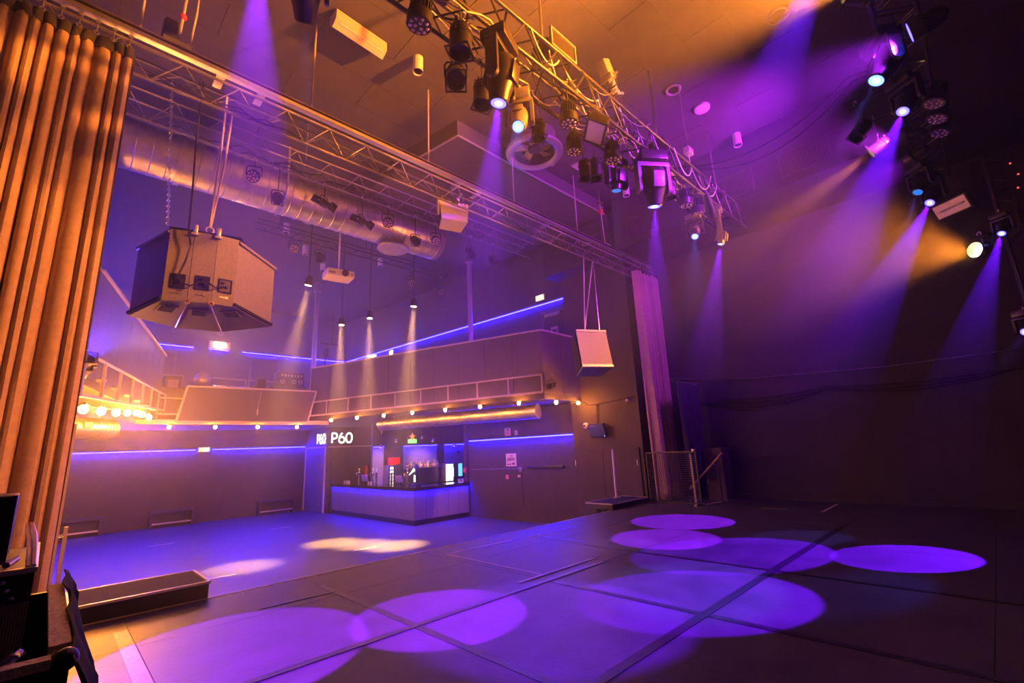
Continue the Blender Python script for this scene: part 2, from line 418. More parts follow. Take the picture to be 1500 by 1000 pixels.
# curtain truss along the front of the stage
ct = truss('curtain_truss', 'aluminium truss carrying the curtain rail along the stage edge', -2.5, 12.3, 6.42, 6.06, 6.38, .26, .62, .020, M['grey'], tri=True, brace_r=.008)
B().box((0, -.20, .40), (14.8, -.14, .46)).box((0, -.215, .395), (14.8, -.125, .402)).build('curtain_rail', M['alu'], ct)
B().box((0, -.12, .45), (14.8, .12, .475)).box((0, -.025, .475), (14.8, .025, .58)).box((0, -.10, .58), (14.8, .10, .60)).build('runway_beam', M['darkwood'], ct)
for x in (.13, 2.22, 4.37, 6.6, 8.84, 11.0):
    rod = B().cyl((0, 0, 0), (0, 0, 8.3 - 6.66), .014, seg=8).build('hanger_rod', M['rail'], ct); rod.location = (x + 2.5, 0, .60)
for x in (1.0, 1.5, 5.0, 5.5, 7.6, 9.2):
    B().at(T(x + 2.5, 0, .43)).cb((0, 0, 0), (.10, .30, .06)).build('beam_clamp', M['steel'], ct)
for k in range(5):
    a = random.uniform(0, 9.5); pts = []
    for t in range(24): pts.append((a + t * .2, random.uniform(-.07, .07), .05 + .05 * sin(t * 1.3 + k) + random.uniform(0, .03)))
    B().tube(pts, .011, 5).build('cable', M['cable'], ct)

# second truss, in the hall
ht = truss('hall_truss', 'smaller aluminium truss in front of the round duct', -1.2, 9.6, 8.8, 7.0, 7.40, .36, .66, .017, M['grey'], tri=True, brace_r=.008)
for k in range(4):
    a = random.uniform(0, 5); pts = [(a + t * .22, random.uniform(-.15, .15), .03 + .07 * abs(sin(t * 1.1 + k))) for t in range(24)]
    B().tube(pts, .012, 5).build('cable', M['cable'], ht)
for x in (1.0, 4.0, 7.4):
    zz = (8.29 if x < 5.9 else 7.91) - 7.0
    B().cyl((x + .2, 0, .4), (x + .2, 0, zz), .012, seg=8).build('hanger_rod', M['steel'], ht)

ft = truss('far_truss', 'thin dark truss under the hall ceiling behind the projector', 3.2, 10.0, 12.9, 7.55, 7.80, .25, .6, .016, M['black'], tri=True, brace_r=.007)
for x in (.6, 3.2, 6.2): B().cyl((x, 0, .25), (x, 0, .75), .010, seg=6).build('hanger_rod', M['black'], ft)
# main lighting truss over the stage
mt = truss('lighting_truss', 'big box truss over the stage crowded with lamps and cables', .2, 10.55, 3.3, 6.04, 6.5, .46, .6, .026, M['fixture'], brace_r=.013)
for k in range(30):
    a = random.uniform(0, 8.0); n = random.randint(9, 15); y0 = random.uniform(-.22, .22)
    pts = [(a + t * .16, y0 + random.uniform(-.05, .05), .03 + random.uniform(0, .06) - .09 * abs(sin(t * .55 + k))) for t in range(n)]
    B().tube(pts, .010, 5).build('cable', M['cable'] if k % 3 else M['rope'], mt)
for k in range(26):
    a = 3.4 + k * .2; y0 = random.uniform(-.3, .1)
    B().tube(catenary((a, y0, .44), (a + random.uniform(.5, .9), y0 + random.uniform(-.15, .15), .40), random.uniform(.12, .42), 10), .011, 5).build('cable_loop', M['cable'] if k % 2 else M['rope'], mt)
for k, x in enumerate((2.1, 3.3, 4.3, 5.5, 6.6, 7.4, 7.9, 8.6)):
    B().cb((x, -.1 + .2 * (k % 2), .10), (.26, .13, .12), .015).build('power_box', M['black'] if k % 3 else M['grey'], mt)
for x in (.9, 3.9, 7.0, 9.6):
    B().cyl((x, 0, .46), (x, 0, 2.25 if x < 9.0 else 2.25), .02, seg=8).build('hanger_chain', M['steel'], mt)
    B().cb((x, 0, .62), (.16, .3, .2), .02).build('hoist_hook_block', M['fixture'], mt)

# rear truss, running above the camera along the back of the stage
rt = truss('rear_truss', 'dark truss along the back of the stage with lit lamps', 2.0, 12.3, -.1, 6.42, 6.8, .40, .6, .024, M['black'])
for x in (3.4, 7.2):
    B().cyl((x, 0, .38), (x, 0, 1.87), .018, seg=8).build('hanger_chain', M['black'], rt)

# ================================================================== CURTAINS
def drape(parent, name, x0, x1, z0, z1, folds, amp, m, seed=0, taper=0.):
    rnd = random.Random(seed); nx = folds * 12; nz = 26
    ph = [rnd.uniform(-.9, .9) for _ in range(folds + 2)]; am = [rnd.uniform(.35, 1.3) for _ in range(folds + 2)]
    vs = []; fs = []
    for j in range(nz + 1):
        v = j / nz; z = z1 + (z0 - z1) * v
        for i in range(nx + 1):
            u = i / nx; uw = min(1., max(0., u + (.30 * sin(2 * pi * u * 3.3 + seed) + .22 * sin(2 * pi * u * 7.1 + 1)) * (.35 + .65 * v) / folds)); fu = uw * folds; k = int(min(fu, folds - 1e-6)); fr_ = fu - k
            a = am[k] * (1 - fr_) + am[k + 1] * fr_; p = ph[k] * (1 - fr_) + ph[k + 1] * fr_
            w = 2 * pi * fu + p + .5 * sin(3.1 * v + k * 1.7) * v
            s = sin(w); s = math.copysign(abs(s) ** .75, s)
            y = amp * a * s * (.55 + .45 * v)
            xx = x0 + (x1 - x0) * (u + .22 / folds * cos(w) * (.4 + .6 * v)) + taper * v * (u - .5)
            vs.append((xx, y, z))
    for j in range(nz):
        for i in range(nx):
            a = j * (nx + 1) + i; fs.append((a, a + 1, a + nx + 2, a + nx + 1))
    o = B().add(vs, fs).build(name, m, parent)
    md = o.modifiers.new('thickness', 'SOLIDIFY'); md.thickness = .008
    return o

c = thing('stage_curtain', 'tall pleated curtain lit orange, hanging by hooks beside the left balcony', 'curtain', (0, 6.30, .02))
drape(c, 'drape', -2.45, .10, 0, 6.12, 23, .095, M['curtain'], 3)
drape(c, 'header_band', -2.45, .10, 6.10, 6.26, 23, .06, M['header'], 3)
B().box((.09, -.03, 0), (.13, .03, 6.2)).build('hem_strip', M['header'], c)
hk = B().at(RX(pi / 2)).torus(.022, .006, 12, 6).at(Matrix()).cyl((0, 0, .02), (0, 0, .13), .006, seg=6).cb((0, 0, .14), (.04, .03, .035)).mesh('hook', M['silver'])
for k in range(18): link('hook', hk, c, loc=(-2.42 + k * .146, -.03, 6.26))

c = thing('stage_curtain', 'bunched tall curtain lit pink beside the stage doors', 'curtain', (11.0, 6.22, .02))
drape(c, 'drape', .04, 1.25, 0, 6.15, 10, .17, M['curtain'], 9, taper=-.35)
drape(c, 'header_band', .04, 1.25, 6.13, 6.28, 9, .09, M['header'], 9)
for k in range(8): link('hook', hk, c, loc=(.1 + k * .15, -.03, 6.28))
# small dark leg curtain on a wire
c = thing('leg_curtain', 'short dark curtain gathered on a wire behind the mesh cage', 'curtain', (11.2, 5.45, .55))
drape(c, 'drape', .0, 1.15, 0, 2.35, 8, .07, M['curtaindark'], 5, taper=-.3)
B().cyl((-.25, 0, 2.37), (1.34, 0, 2.42), .012, seg=6).build('wire', M['steel'], c)
for k in range(8): B().at(T(.08 + k * .145, 0, 2.38) @ RX(pi / 2) @ RY(0)).torus(.022, .005, 10, 5).build('ring', M['steel'], c)

# white post beside the left curtain
p = thing('door_post', 'pale metal post standing at the edge of the left curtain', 'post', (.155, 6.56, FLOOR_Z))
B().box((-.035, -.02, .02), (.0, .02, 2.75)).build('post_profile', M['rail'], p); B().box((.03, -.02, .02), (.06, .02, 1.75)).build('post_profile', M['rail'], p)
B().cb((.01, 0, .01), (.24, .14, .02)).build('base_plate', M['steel'], p)
B().box((-.02, -.015, 1.6), (.05, .015, 1.66)).build('cross_link', M['steel'], p)

# ================================================================== DUCTS
du = thing('ventilation_duct', 'long galvanised spiral duct running behind the hall truss', 'duct', (-1.3, 10.35, 7.36))
B().at(RY(pi / 2)).lathe([(.47, 0), (.47, 8.6)], 40).build('duct_tube', M['zinc'], du)
rg = B().at(RY(pi / 2)).torus(.47, .012, 40, 6).mesh('seam_ring', M['zinc'])
for k in range(34): link('seam_ring', rg, du, loc=(.2 + k * .25, 0, 0))
cl = B().at(RY(pi / 2)).lathe([(.50, -.05), (.50, .05)], 40).mesh('duct_collar', M['zinc'])
for x in (2.4, 5.0, 7.4): link('duct_collar', cl, du, loc=(x, 0, 0))
for x in (1.1, 4.3):
    B().box((x - .02, -.515, 0), (x + .02, -.485, .92)).box((x - .02, .485, 0), (x + .02, .515, .92)).at(T(x, 0, 0) @ RY(pi / 2)).torus(.5, .015, 32, 4).build('hanger_strap', M['steel'], du)
B().at(T(7.2, 0, -.50)).lathe([(.40, 0), (.42, -.05), (.40, -.07), (.0, -.07)], 28).lathe([(.16, 0), (.16, .10)], 16).build('diffuser', M['zinc'], du)
d2 = thing('ventilation_duct', 'spiral duct hung under the balcony above the bar', 'duct', (10.15, 9.35, 2.50))
a = Vector((9.15, 12.6, 2.50)) - Vector((10.15, 9.35, 2.50))
mm = Matrix.Rotation(math.atan2(a.y, a.x), 4, 'Z')
B().at(mm @ RY(pi / 2)).lathe([(.21, 0), (.21, 6.2)], 24).build('duct_tube', M['zinc'], d2)
rg = B().at(RY(pi / 2)).torus(.21, .007, 24, 5).mesh('seam_ring', M['zinc'])
for k in range(20):
    o = link('seam_ring', rg, d2, loc=mm @ Vector((.15 + k * .3, 0, 0))); o.rotation_euler = (0, 0, math.atan2(a.y, a.x))
B().at(mm @ RY(pi / 2)).lathe([(.225, -.03), (.225, .0)], 24).build('end_cap', M['zinc'], d2)
for k in (.8, 3.2, 5.6):
    q = mm @ Vector((k, 0, 0)); B().cyl(q + Vector((0, 0, .2)), q + Vector((0, 0, .27)), .012, seg=6).build('hanger_strap', M['steel'], d2)
d3 = thing('ventilation_duct', 'ribbed duct glowing under the string of bulbs by the left curtain', 'duct', (-.9, 13.4, 2.38))
a3 = Vector((1.75, 2.0, 0)); mm3 = Matrix.Rotation(math.atan2(a3.y, a3.x), 4, 'Z')
B().at(mm3 @ RY(pi / 2)).lathe([(.24, 0), (.24, 2.9)], 24).build('duct_tube', M['zinc'], d3)
rg = B().at(RY(pi / 2)).torus(.24, .012, 24, 5).mesh('seam_ring', M['zinc'])
for k in range(26):
    o = link('seam_ring', rg, d3, loc=mm3 @ Vector((.1 + k * .11, 0, 0))); o.rotation_euler = (0, 0, math.atan2(a3.y, a3.x))
B().at(mm3).cb((1.9, -.20, .05), (.22, .12, .14), .01).build('junction_box', M['grey'], d3)
for k in (.5, 2.5):
    q = mm3 @ Vector((k, 0, 0)); B().cyl(q + Vector((0, 0, .23)), q + Vector((0, 0, .38)), .012, seg=6).build('hanger_strap', M['steel'], d3)

# ================================================================== LAMPS
def local_aim(loc, tgt):
    return (Vector(tgt) - Vector(loc)).to_track_quat('-Z', 'Y').to_matrix().to_4x4()
def yoke_and_stem(e, pan, half, drop, ztop, m, r=.009):
    """U-bracket round the head, stem and hook clamp up to height ztop above the head centre"""
    R = RZ(pan)
    B(R).tube([(-half, 0, 0), (-half, 0, drop * .8), (-half * .8, 0, drop), (half * .8, 0, drop), (half, 0, drop * .8), (half, 0, 0)], r * 1.3, 6).build('yoke', m, e)
    B().cyl((0, 0, drop - .01), (0, 0, ztop - .03), r, seg=8).build('stem', m, e)
    B(R @ T(0, 0, ztop) @ RX(pi / 2)).torus(.036, .011, 12, 6, -pi * .15, pi * 1.15).build('clamp', M['steel'], e)
CELLS7 = [(0, 0)] + [(.062 * cos(k * pi / 3), .062 * sin(k * pi / 3)) for k in range(6)]
CELLS12 = [(.036 * cos(k * 2 * pi / 3), .036 * sin(k * 2 * pi / 3)) for k in range(3)] + [(.082 * cos(k * 2 * pi / 9), .082 * sin(k * 2 * pi / 9)) for k in range(9)]
def led_par(loc, tgt, ztop, label, group, r=.12, lit=None, m=None, cat='par lamp', name='led_par_lamp'):
    e = thing(name, label, cat, loc, group=group); A = local_aim(loc, tgt); s = r / .12; m = m or M['fixture']
    k = A @ Matrix.Scale(s, 4)
    bd = B(k).lathe([(.118, -.115), (.122, -.11), (.122, .0), (.112, .012), (.075, .02), (.072, .17), (.05, .20), (.02, .215)], 24).build('body', m, e)
    f = B(k)
    for i in range(18):
        a = 2 * pi * i / 18; f.m = k @ RZ(a); f.box((.07, -.004, .015), (.104 - .0, .004, .13)).box((.05, -.004, .13), (.085, .004, .175))
    f.build('cooling_fins', m, bd)['kind'] = 'stuff'
    B(k).lathe([(.105, -.118), (.105, -.112)], 24).build('lens_plate', lit or M['lens'], bd)
    if not lit:
        c = B(k)
        for x, y in CELLS12: c.ball((x, y, -.118), .019, 8, 4, .6)
        c.build('lens_cells', M['cell'], bd)['kind'] = 'stuff'
    yoke_and_stem(e, A.to_euler().z, .135 * s, .2 * s, ztop - loc[2], M['black'])
    return e, A, s
def par_can(loc, tgt, ztop, label, group, r=.10, L=.30, frame=True, m=None, lit=None, name='par_can'):
    e = thing(name, label, 'par lamp', loc, group=group); A = local_aim(loc, tgt); m = m or M['fixture']
    b = B(A)
    b.lathe([(r * .93, -L * .5), (r, -L * .5), (r, L * .05), (r * 1.04, L * .06), (r * 1.04, L * .1), (r, L * .11), (r * .97, L * .36), (r * .6, L * .48), (r * .3, L * .5)], 24, cap=False)
    b.lathe([(r * .93, -L * .5), (r * .90, -L * .1), (r * .3, L * .12), (.001, L * .13)], 24, cap=False)
    bd = b.build('barrel', m, e)
    B(A @ T(0, 0, L * .2)).torus(r * 1.0, .008, 24, 6).build('band', m, bd)
    v = B(A)
    for i in range(14):
        v.m = A @ RZ(2 * pi * i / 14); v.box((r * .80, -.006, L * .38), (r * .99, .006, L * .44))
    v.build('vent_fins', m, bd)['kind'] = 'stuff'
    if frame:
        B(A @ T(0, 0, -L * .5)).box((-r * 1.1, -r * 1.1, -.006), (r * 1.1, -r * .95, .006)).box((-r * 1.1, r * .95, -.006), (r * 1.1, r * 1.1, .006)).box((-r * 1.1, -r * .95, -.006), (-r * .95, r * .95, .006)).box((r * .95, -r * .95, -.006), (r * 1.1, r * .95, .006)).build('colour_frame', m, bd)
    B(A).lathe([(r * .88, -L * .16 - .004), (r * .88, -L * .16)], 20).build('lens', lit or M['lens'], bd)
    yoke_and_stem(e, A.to_euler().z, r * 1.15, r * 1.7, ztop - loc[2], M['black'])
    return e, A
def moving_head(loc, tgt, ztop, label, group=None, s=1., m=None, lit=None, arm=None, square=False):
    e = thing('moving_head_lamp', label, 'moving light', loc, group=group); A = local_aim(loc, tgt); m = m or M['fixture']; arm = arm or m
    k = A @ Matrix.Scale(s, 4)
    h = B(k)
    if square:
        h.cb((0, 0, .06), (.22, .24, .26), .03).lathe([(.085, -.16), (.09, -.08), (.10, -.04)], 20)
    else:
        h.lathe([(.086, -.25), (.095, -.245), (.105, -.16), (.135, -.05), (.150, .06), (.145, .15), (.115, .21), (.05, .235), (.01, .24)], 24, cap=False)
    hd = h.build('head', m, e)
    for a in (0, pi): B(k @ RZ(a)).box((-.07, .135, -.06), (.07, .158, .14), .008).build('cover_panel', arm, hd)
    zf = -.16 if square else -.25
    B(k).lathe([(.074, zf - .004), (.074, zf + .006)], 24).build('lens', lit or M['lens'], hd)
    B(k @ T(0, 0, zf)).torus(.082, .010, 24, 8).build('lens_ring', m, hd)
    if lit and lit is not M['licedim']: B(k).lathe([(.036, zf - .007), (.034, zf - .004)], 18).build('lamp_core', M['core'], hd)
    pan = A.to_euler().z
    top = ztop - loc[2]; hb = .13 * s
    R = RZ(pan)
    for sx in (-1, 1):
        B(R).prism([(sx * .165 * s, -.06 * s), (sx * .205 * s, -.06 * s), (sx * .205 * s, .06 * s), (sx * .165 * s, .06 * s)], -.05 * s, max(.2 * s, top - hb - .1)).at(R @ T(sx * .185 * s, 0, -.05 * s) @ RY(pi / 2)).lathe([(.06 * s, -.02 * s), (.06 * s, .02 * s)], 16).build('yoke_arm', arm, e)
    zc = max(.2 * s, top - hb - .1)
    B(R).cb((0, 0, zc + .0), (.41 * s, .13 * s, .06 * s), .01).build('yoke_bridge', arm, e)
    B(R).cb((0, 0, zc + .03 * s + hb / 2), (.34 * s, .26 * s, hb), .015).build('base', m, e)
    B(R).cyl((-.1 * s, 0, zc + hb), (-.1 * s, 0, top - .03), .012, seg=8).cyl((.1 * s, 0, zc + hb), (.1 * s, 0, top - .03), .012, seg=8).build('stem', M['steel'], e)
    B(T(0, 0, top) @ RX(pi / 2)).torus(.036, .012, 12, 6, -pi * .15, pi * 1.15).build('clamp', M['steel'], e)
    return e, A, zf * s
def beam(e, A, zf, col, pw, ang, blend=.06, rad=.03):
    return spot(e, A @ T(0, 0, zf - .03), col, pw, ang, blend, rad)

ZC = 6.04                         # lower chords of the lighting truss
GL = 'led par lamps on the stage truss'
for x, y, z, t, lab in ((2.0, 3.07, 5.51, (1.8, 3.6, 0), 'ribbed bronze led par lamp beside the upright par can'),
                        (4.24, 3.07, 5.59, (4.2, 3.3, 0), 'ribbed led par lamp just before the flood light'),
                        (4.94, 3.53, 5.75, (4.8, 3.9, 0), 'stout led par lamp tucked below the flood light'),
                        (5.21, 3.07, 5.48, (5.1, 3.2, 0), 'ribbed led par lamp just past the flood light'),
                        (7.51, 3.07, 5.61, (7.6, 3.4, 0), 'ribbed led par lamp past the big moving head'),
                        (8.0, 3.07, 5.62, (8.0, 3.2, 0), 'ribbed led par lamp beside the small grey moving head')):
    led_par((x, y, z), t, ZC, lab, GL, m=M['fixture'])
GP = 'par cans on the stage truss'
for x, y, z, t, r, L, lab in ((2.49, 3.07, 5.57, (2.35, 3.3, 0), .115, .34, 'bronze par can hanging upright beside the led par'),
                              (2.78, 3.53, 5.62, (2.0, 2.6, 3.6), .11, .32, 'dark par can tilted out with square colour frame'),
                              (3.18, 3.53, 5.62, (3.0, 3.6, 0), .11, .34, 'black par can half hidden by the black moving head'),
                              (4.16, 3.53, 5.62, (4.2, 3.6, 0), .09, .28, 'small par can hanging in front of the round fan'),
                              (5.16, 3.53, 5.44, (5.2, 3.5, 0), .085, .30, 'dark par can below the stout led par'),
                              (5.46, 3.53, 5.58, (5.3, 3.8, 0), .095, .34, 'black par can between the fan and the dark moving head'),
                              (6.95, 3.07, 5.60, (7.4, 3.2, 0), .095, .30, 'black par can right beside the big moving head')):
    par_can((x, y, z), t, ZC, lab, GP, r, L)
# small square accessory lamp on the far end of the truss
GM = 'moving lights on the stage truss'
e, A, zf = moving_head((3.05, 3.07, 5.42), (2.75, 3.86, 0), ZC, 'black moving head with violet lens and egg-shaped shell', GM, 1.15, M['fixture'], M['lpurple'])
beam(e, A, zf, VIOLET, 9115, 17.5)
e, A, zf = moving_head((3.80, 3.53, 5.58), (2.9, 2.9, 3.9), ZC, 'grey moving head with broad flat arms and icy lens beside the fan', GM, .95, M['silver'], M['lice'], M['grey'])
beam(e, A, zf, ICE, 650, 20, .6)
e, A, zf = moving_head((6.03, 3.53, 5.60), (6.2, 4.2, 0), ZC, 'dark square moving head with faint beam', GM, 1.0, M['fixture'], M['licedim'], square=True)
beam(e, A, zf, ICE, 625, 14, .4)
e, A, zf = moving_head((6.36, 3.07, 5.42), (6.97, 3.9, 0), ZC, 'big moving head with panelled shell and violet beam', GM, 1.3, M['fixture'], M['lpurple'], M['grey'])
beam(e, A, zf, VIOLET, 8682, 18)
e, A, zf = moving_head((8.88, 3.53, 5.62), (7.2, 3.1, 3.2), ZC, 'small grey moving head tilted sideways with icy lens', GM, .85, M['silver'], M['lice'], M['grey'])
beam(e, A, zf, ICE, 1050, 17, .5)
e, A, zf = moving_head((8.95, 3.07, 5.30), (8.6, 4.4, 0), ZC, 'small pale moving head at the end of the truss', GM, .72, M['silver'], M['lpurple'], M['silver'], square=True)
beam(e, A, zf, VIOLET, 9115, 19)
# left end of the stage truss, partly above the picture
e, A, zf = moving_head((.62, 3.07, 5.35), (1.2, 4.45, 0), ZC, 'black moving head above the hanging speaker cluster', GM, 1.1, M['fixture'], M['lpurple'])
beam(e, A, zf, VIOLET, 10052, 22)
e, A, zf = moving_head((1.10, 3.53, 5.52), (3.2, 8.2, 2.2), ZC, 'black moving head with blue lens near the fluorescent fitting', GM, 1.0, M['black'], M['lice'])
beam(e, A, zf, ICE, 825, 15, .6)

# flood light and other gear on the truss
f = thing('flood_light', 'rectangular flood light with pale glass hanging on the stage truss', 'flood light', (4.86, 3.07, 5.70))
A = local_aim((0, 0, 0), (-.35, .35, -1)); B(A).box((-.23, -.14, -.05), (.23, .14, .08), .02).build('housing', M['fixture'], f)
B(A).box((-.20, -.115, -.056), (.20, .115, -.05)).build('glass', M['cell'], f); B(A).box((-.24, -.15, -.062), (.24, -.118, -.048)).box((-.24, .118, -.062), (.24, .15, -.048)).box((-.24, -.118, -.062), (-.205, .118, -.048)).box((.205, -.118, -.062), (.24, .118, -.048)).build('bezel', M['black'], f)
yoke_and_stem(f, .2, .25, .16, .34, M['black'])
def profile_spot(loc, tgt, ztop, label, s=1., m=None, below=True):
    e = thing('profile_spot', label, 'spotlight', loc); A = local_aim(loc, tgt); m = m or M['fixture']; k = A @ Matrix.Scale(s, 4)
    B(k).cb((0, 0, .22), (.20, .20, .26), .025).build('lamp_house', m, e)
    B(k).cb((0, 0, .04), (.24, .20, .10), .01).build('gate', m, e)
    B(k).lathe([(.085, .0), (.085, -.22), (.098, -.23), (.098, -.30), (.085, -.30), (.08, -.26), (.001, -.25)], 20).build('lens_tube', m, e)
    B(k).box((-.11, -.11, -.32), (.11, -.09, -.28)).box((-.11, .09, -.32), (.11, .11, -.28)).box((-.11, -.09, -.32), (-.09, .09, -.28)).box((.09, -.09, -.32), (.11, .09, -.28)).build('colour_frame', m, e)
    for sx in (-1, 1): B(k).box((sx * .12 - .01, -.01, .02), (sx * .12 + .06 * sx + .01, .01, .05)).build('shutter_handle', M['silver'], e)
    yoke_and_stem(e, A.to_euler().z, .15 * s, .18 * s * (1 if below else -1), ztop - loc[2], M['black'])
    return e, A
profile_spot((5.35, 3.07, 6.80), (6.2, 3.0, 5.2), 6.54, 'profile spotlight standing on top of the stage truss', .85, M['grey'], below=False)
profile_spot((6.55, 3.53, 6.85), (7.2, 3.2, 5.4), 6.54, 'dim profile spotlight on the truss beyond the grey one', .8, M['fixture'], below=False)
b = thing('equipment_tray', 'flat framed mesh tray standing on the stage truss', 'tray', (4.25, 3.07, 6.53))
B().box((-.26, -.02, .0), (.26, .02, .03)).box((-.26, -.02, .27), (.26, .02, .30)).box((-.26, -.02, .03), (-.235, .02, .27)).box((.235, -.02, .03), (.26, .02, .27)).build('frame', M['grey'], b); B().box((-.235, -.005, .03), (.235, .005, .27)).build('mesh_panel', M['fixture'], b)
b = thing('hoist_control_box', 'small yellow label box hanging with cables at the truss end', 'control box', (7.95, 3.07, 6.78))
B().cb((0, 0, 0), (.20, .12, .13), .01).build('housing', M['rail'], b); B().box((-.08, -.064, -.02), (.08, -.060, .03)).build('label_plate', M['pink'], b)
B().tube([(0, 0, .065), (.03, 0, .3), (-.02, 0, .55), (0, 0, 1.50)], .008, 5).build('cable', M['rope'], b); B().tube([(.0, 0, -.06), (.08, .03, -.2), (.05, 0, -.26)], .010, 5).build('plug', M['white'], b)
w = thing('work_lamp', 'dark curved work lamp hanging at the end of the truss', 'lamp', (8.45, 3.07, 6.02))
B().tube([(0, 0, .06), (.05, 0, -.05), (.16, 0, -.20), (.20, 0, -.42)], .085, 12).build('shade', M['fixture'], w); B().torus(.036, .012, 12, 6).build('clamp', M['steel'], w)
t = tag(B().tube(catenary((8.1, 3.1, 6.55), (8.2, .6, 6.85), .35, 16) + [Vector((8.3, .1, 6.85))], .014, 6).build('cable_loom', M['cable']), 'thin cables looping from stage truss towards the rear truss', 'cable', 'cable looms')
t = tag(B().tube(catenary((8.15, 3.12, 6.55), (8.35, .55, 6.86), .50, 16) + [Vector((8.45, .1, 6.85))], .010, 6).build('cable_loom', M['cable']), 'thin cables looping from stage truss towards the rear truss', 'cable', 'cable looms')

# rear truss lamps
ZB = 6.42
GR = 'lamps on the rear truss'
e, A, zf = moving_head((7.05, .1, 6.05), (4.6, 3.3, 0), ZB, 'dark moving head with icy zigzag lens on the rear truss', GR, 1.15, M['black'], M['lice'])
beam(e, A, zf, ICE, 600, 13, .6)
e, A, zf = moving_head((8.25, .0, 6.10), (4.66, 2.27, 0), ZB, 'dark moving head with bright violet beam on the rear truss', GR, 1.0, M['black'], M['lpurple'])
beam(e, A, zf, PURPLE, 14536, 15)
e, A, zf = moving_head((11.2, .12, 6.02), (8.1, 2.3, 0), ZB, 'dark moving head with dull cyan lens on the rear truss', GR, 1.0, M['black'], M['licedim'])
beam(e, A, zf, (.16, .12, 1), 1100, 11, .5)
e, A, zf = moving_head((11.75, .0, 5.90), (6.64, 2.65, 0), ZB, 'dark moving head with violet lens at the rear truss end', GR, 1.0, M['black'], M['lpurple'])
beam(e, A, zf, PURPLE, 15344, 14)
e, A, zf = moving_head((4.6, .1, 6.10), (3.3, 3.0, 0), ZB, 'dark moving head above the picture edge with wide violet beam', GR, 1.1, M['black'], M['lpurple'])
beam(e, A, zf, PURPLE, 7268, 21, .3)
for x, y, lab in ((8.65, -.3, 'nearest the violet beam'), (9.15, -.3, 'in the middle of three'), (9.65, -.3, 'furthest from the violet beam')):
    led_par((x, y + .0, 6.2), (x - 1.2, 2.0, 0), ZB, 'unlit led par lamp on the dark rear truss ' + lab, GR, .13, m=M['black'])
e, A = par_can((8.9, .62, 6.30), (7.9, 2.0, 4.2), 6.80, 'black par can with barn doors on the rear truss', GR, .11, .34, m=M['black'])
B().cyl((0, -.53, .5), (0, .02, .5), .018, seg=8).build('side_arm', M['black'], e)
e, A = par_can((9.6, .48, 6.25), (9.2, 6.6, 3.4), 6.8, 'par can glowing orange inside on the rear truss', GR, .11, .30, m=M['black'], lit=M['lorange'])
B().cyl((0, -.39, .55), (0, .02, .55), .018, seg=8).build('side_arm', M['black'], e)
spot(e, A @ T(0, 0, -.19), ORANGE, 5200, 24, .8)
# orange wash cans near the start of the rear truss (just outside the picture)
for x, t, pw, lab in ((5.7, (.8, 6.4, 8.9), 8500, 'above the picture edge'), (5.15, (-1.0, 6.4, 4.4), 4200, 'towards the left curtain')):
    e, A = par_can((x, -.1 + (.2 if x > 5.5 else -.2), 6.1), t, ZB, 'black par can throwing orange light across the ceiling ' + lab, GR, .13, .32, m=M['black'], lit=M['lorange'])
    spot(e, A @ T(0, 0, -.2), ORANGE, pw, 90 if x > 5.5 else 64, 1., .08)
# added fill lamps that tint bulkhead, side wall and ceiling
for x, t, pw, lab in ((9.35, (9.9, 4.6, 7.9), 2800, 'towards the ceiling'), (10.2, (12.4, 4.4, 5.4), 1300, 'towards the dark side wall')):
    e, A, sc_ = led_par((x, .1, 6.12), t, ZB, 'added led par lamp throwing magenta light ' + lab, GR, .13, lit=M['lmagenta'], m=M['black'])
    spot(e, A @ T(0, 0, -.18), MAGENTA if x < 10 else WASH, pw, 84 if x < 10 else 100, 1., .08)
e, A, sc_ = led_par((6.75, -.3, 6.1), (7.0, 14.0, 4.6), ZB, 'added led par lamp washing hall and balcony in violet', GR, .13, lit=M['lpurple'], m=M['black'])
spot(e, A @ T(0, 0, -.18), WASH, 4200, 66, 1., .08)  # added violet fill for hall and balcony, no known lamp here
# side tower with more lamps
tw = thing('side_tower', 'dark upright truss tower at the right of the stage', 'truss', (11.75, -.9, 0))
for a, b in ((-.15, -.15), (.15, -.15), (.15, .15), (-.15, .15)): B().cyl((a, b, .02), (a, b, 6.3), .024, seg=8).build('chord', M['black'], tw)
for k in range(15):
    z = .1 + k * .41
    B().cyl((-.15, -.15, z), (.15, -.15, z + .2), .011, seg=6).cyl((.15, -.15, z + .2), (-.15, -.15, z + .41), .011, seg=6).build('brace', M['black'], tw); B().cyl((-.15, .15, z), (-.15, -.15, z + .2), .011, seg=6).cyl((-.15, -.15, z + .2), (-.15, .15, z + .41), .011, seg=6).build('brace', M['black'], tw)
B().cb((0, 0, .01), (.6, .6, .02)).build('base_plate', M['black'], tw)
e, A, zf = moving_head((11.15, -.72, 4.75), (7.45, 1.04, 0), 5.05, 'small dark moving head with violet lens on the side tower', 'lamps on the side tower', .7, M['black'], M['lpurple'])
B().cyl((.0, 0, .31), (.46, -.05, .31), .02, seg=8).build('arm', M['black'], e)
beam(e, A, zf, PURPLE, 13728, 12.2, .06, .02)
e, A, zf = moving_head((11.15, -.66, 3.0), (5.6, 1.3, 0), 3.3, 'dark moving head glowing blue low on the side tower', 'lamps on the side tower', .8, M['black'], M['lpurple'])
B().cyl((.0, 0, .31), (.46, -.1, .31), .02, seg=8).build('arm', M['black'], e)
beam(e, A, zf, (.04, .08, 1), 700, 12, .8)
e, A = par_can((11.2, -.42, 4.45), (2.2, 8.0, 4.9), 4.75, 'par can blazing orange on the side tower', 'lamps on the side tower', .14, .32, m=M['black'], lit=M['lorange'])
B().cyl((.0, 0, .31), (.42, -.35, .31), .02, seg=8).build('arm', M['black'], e)
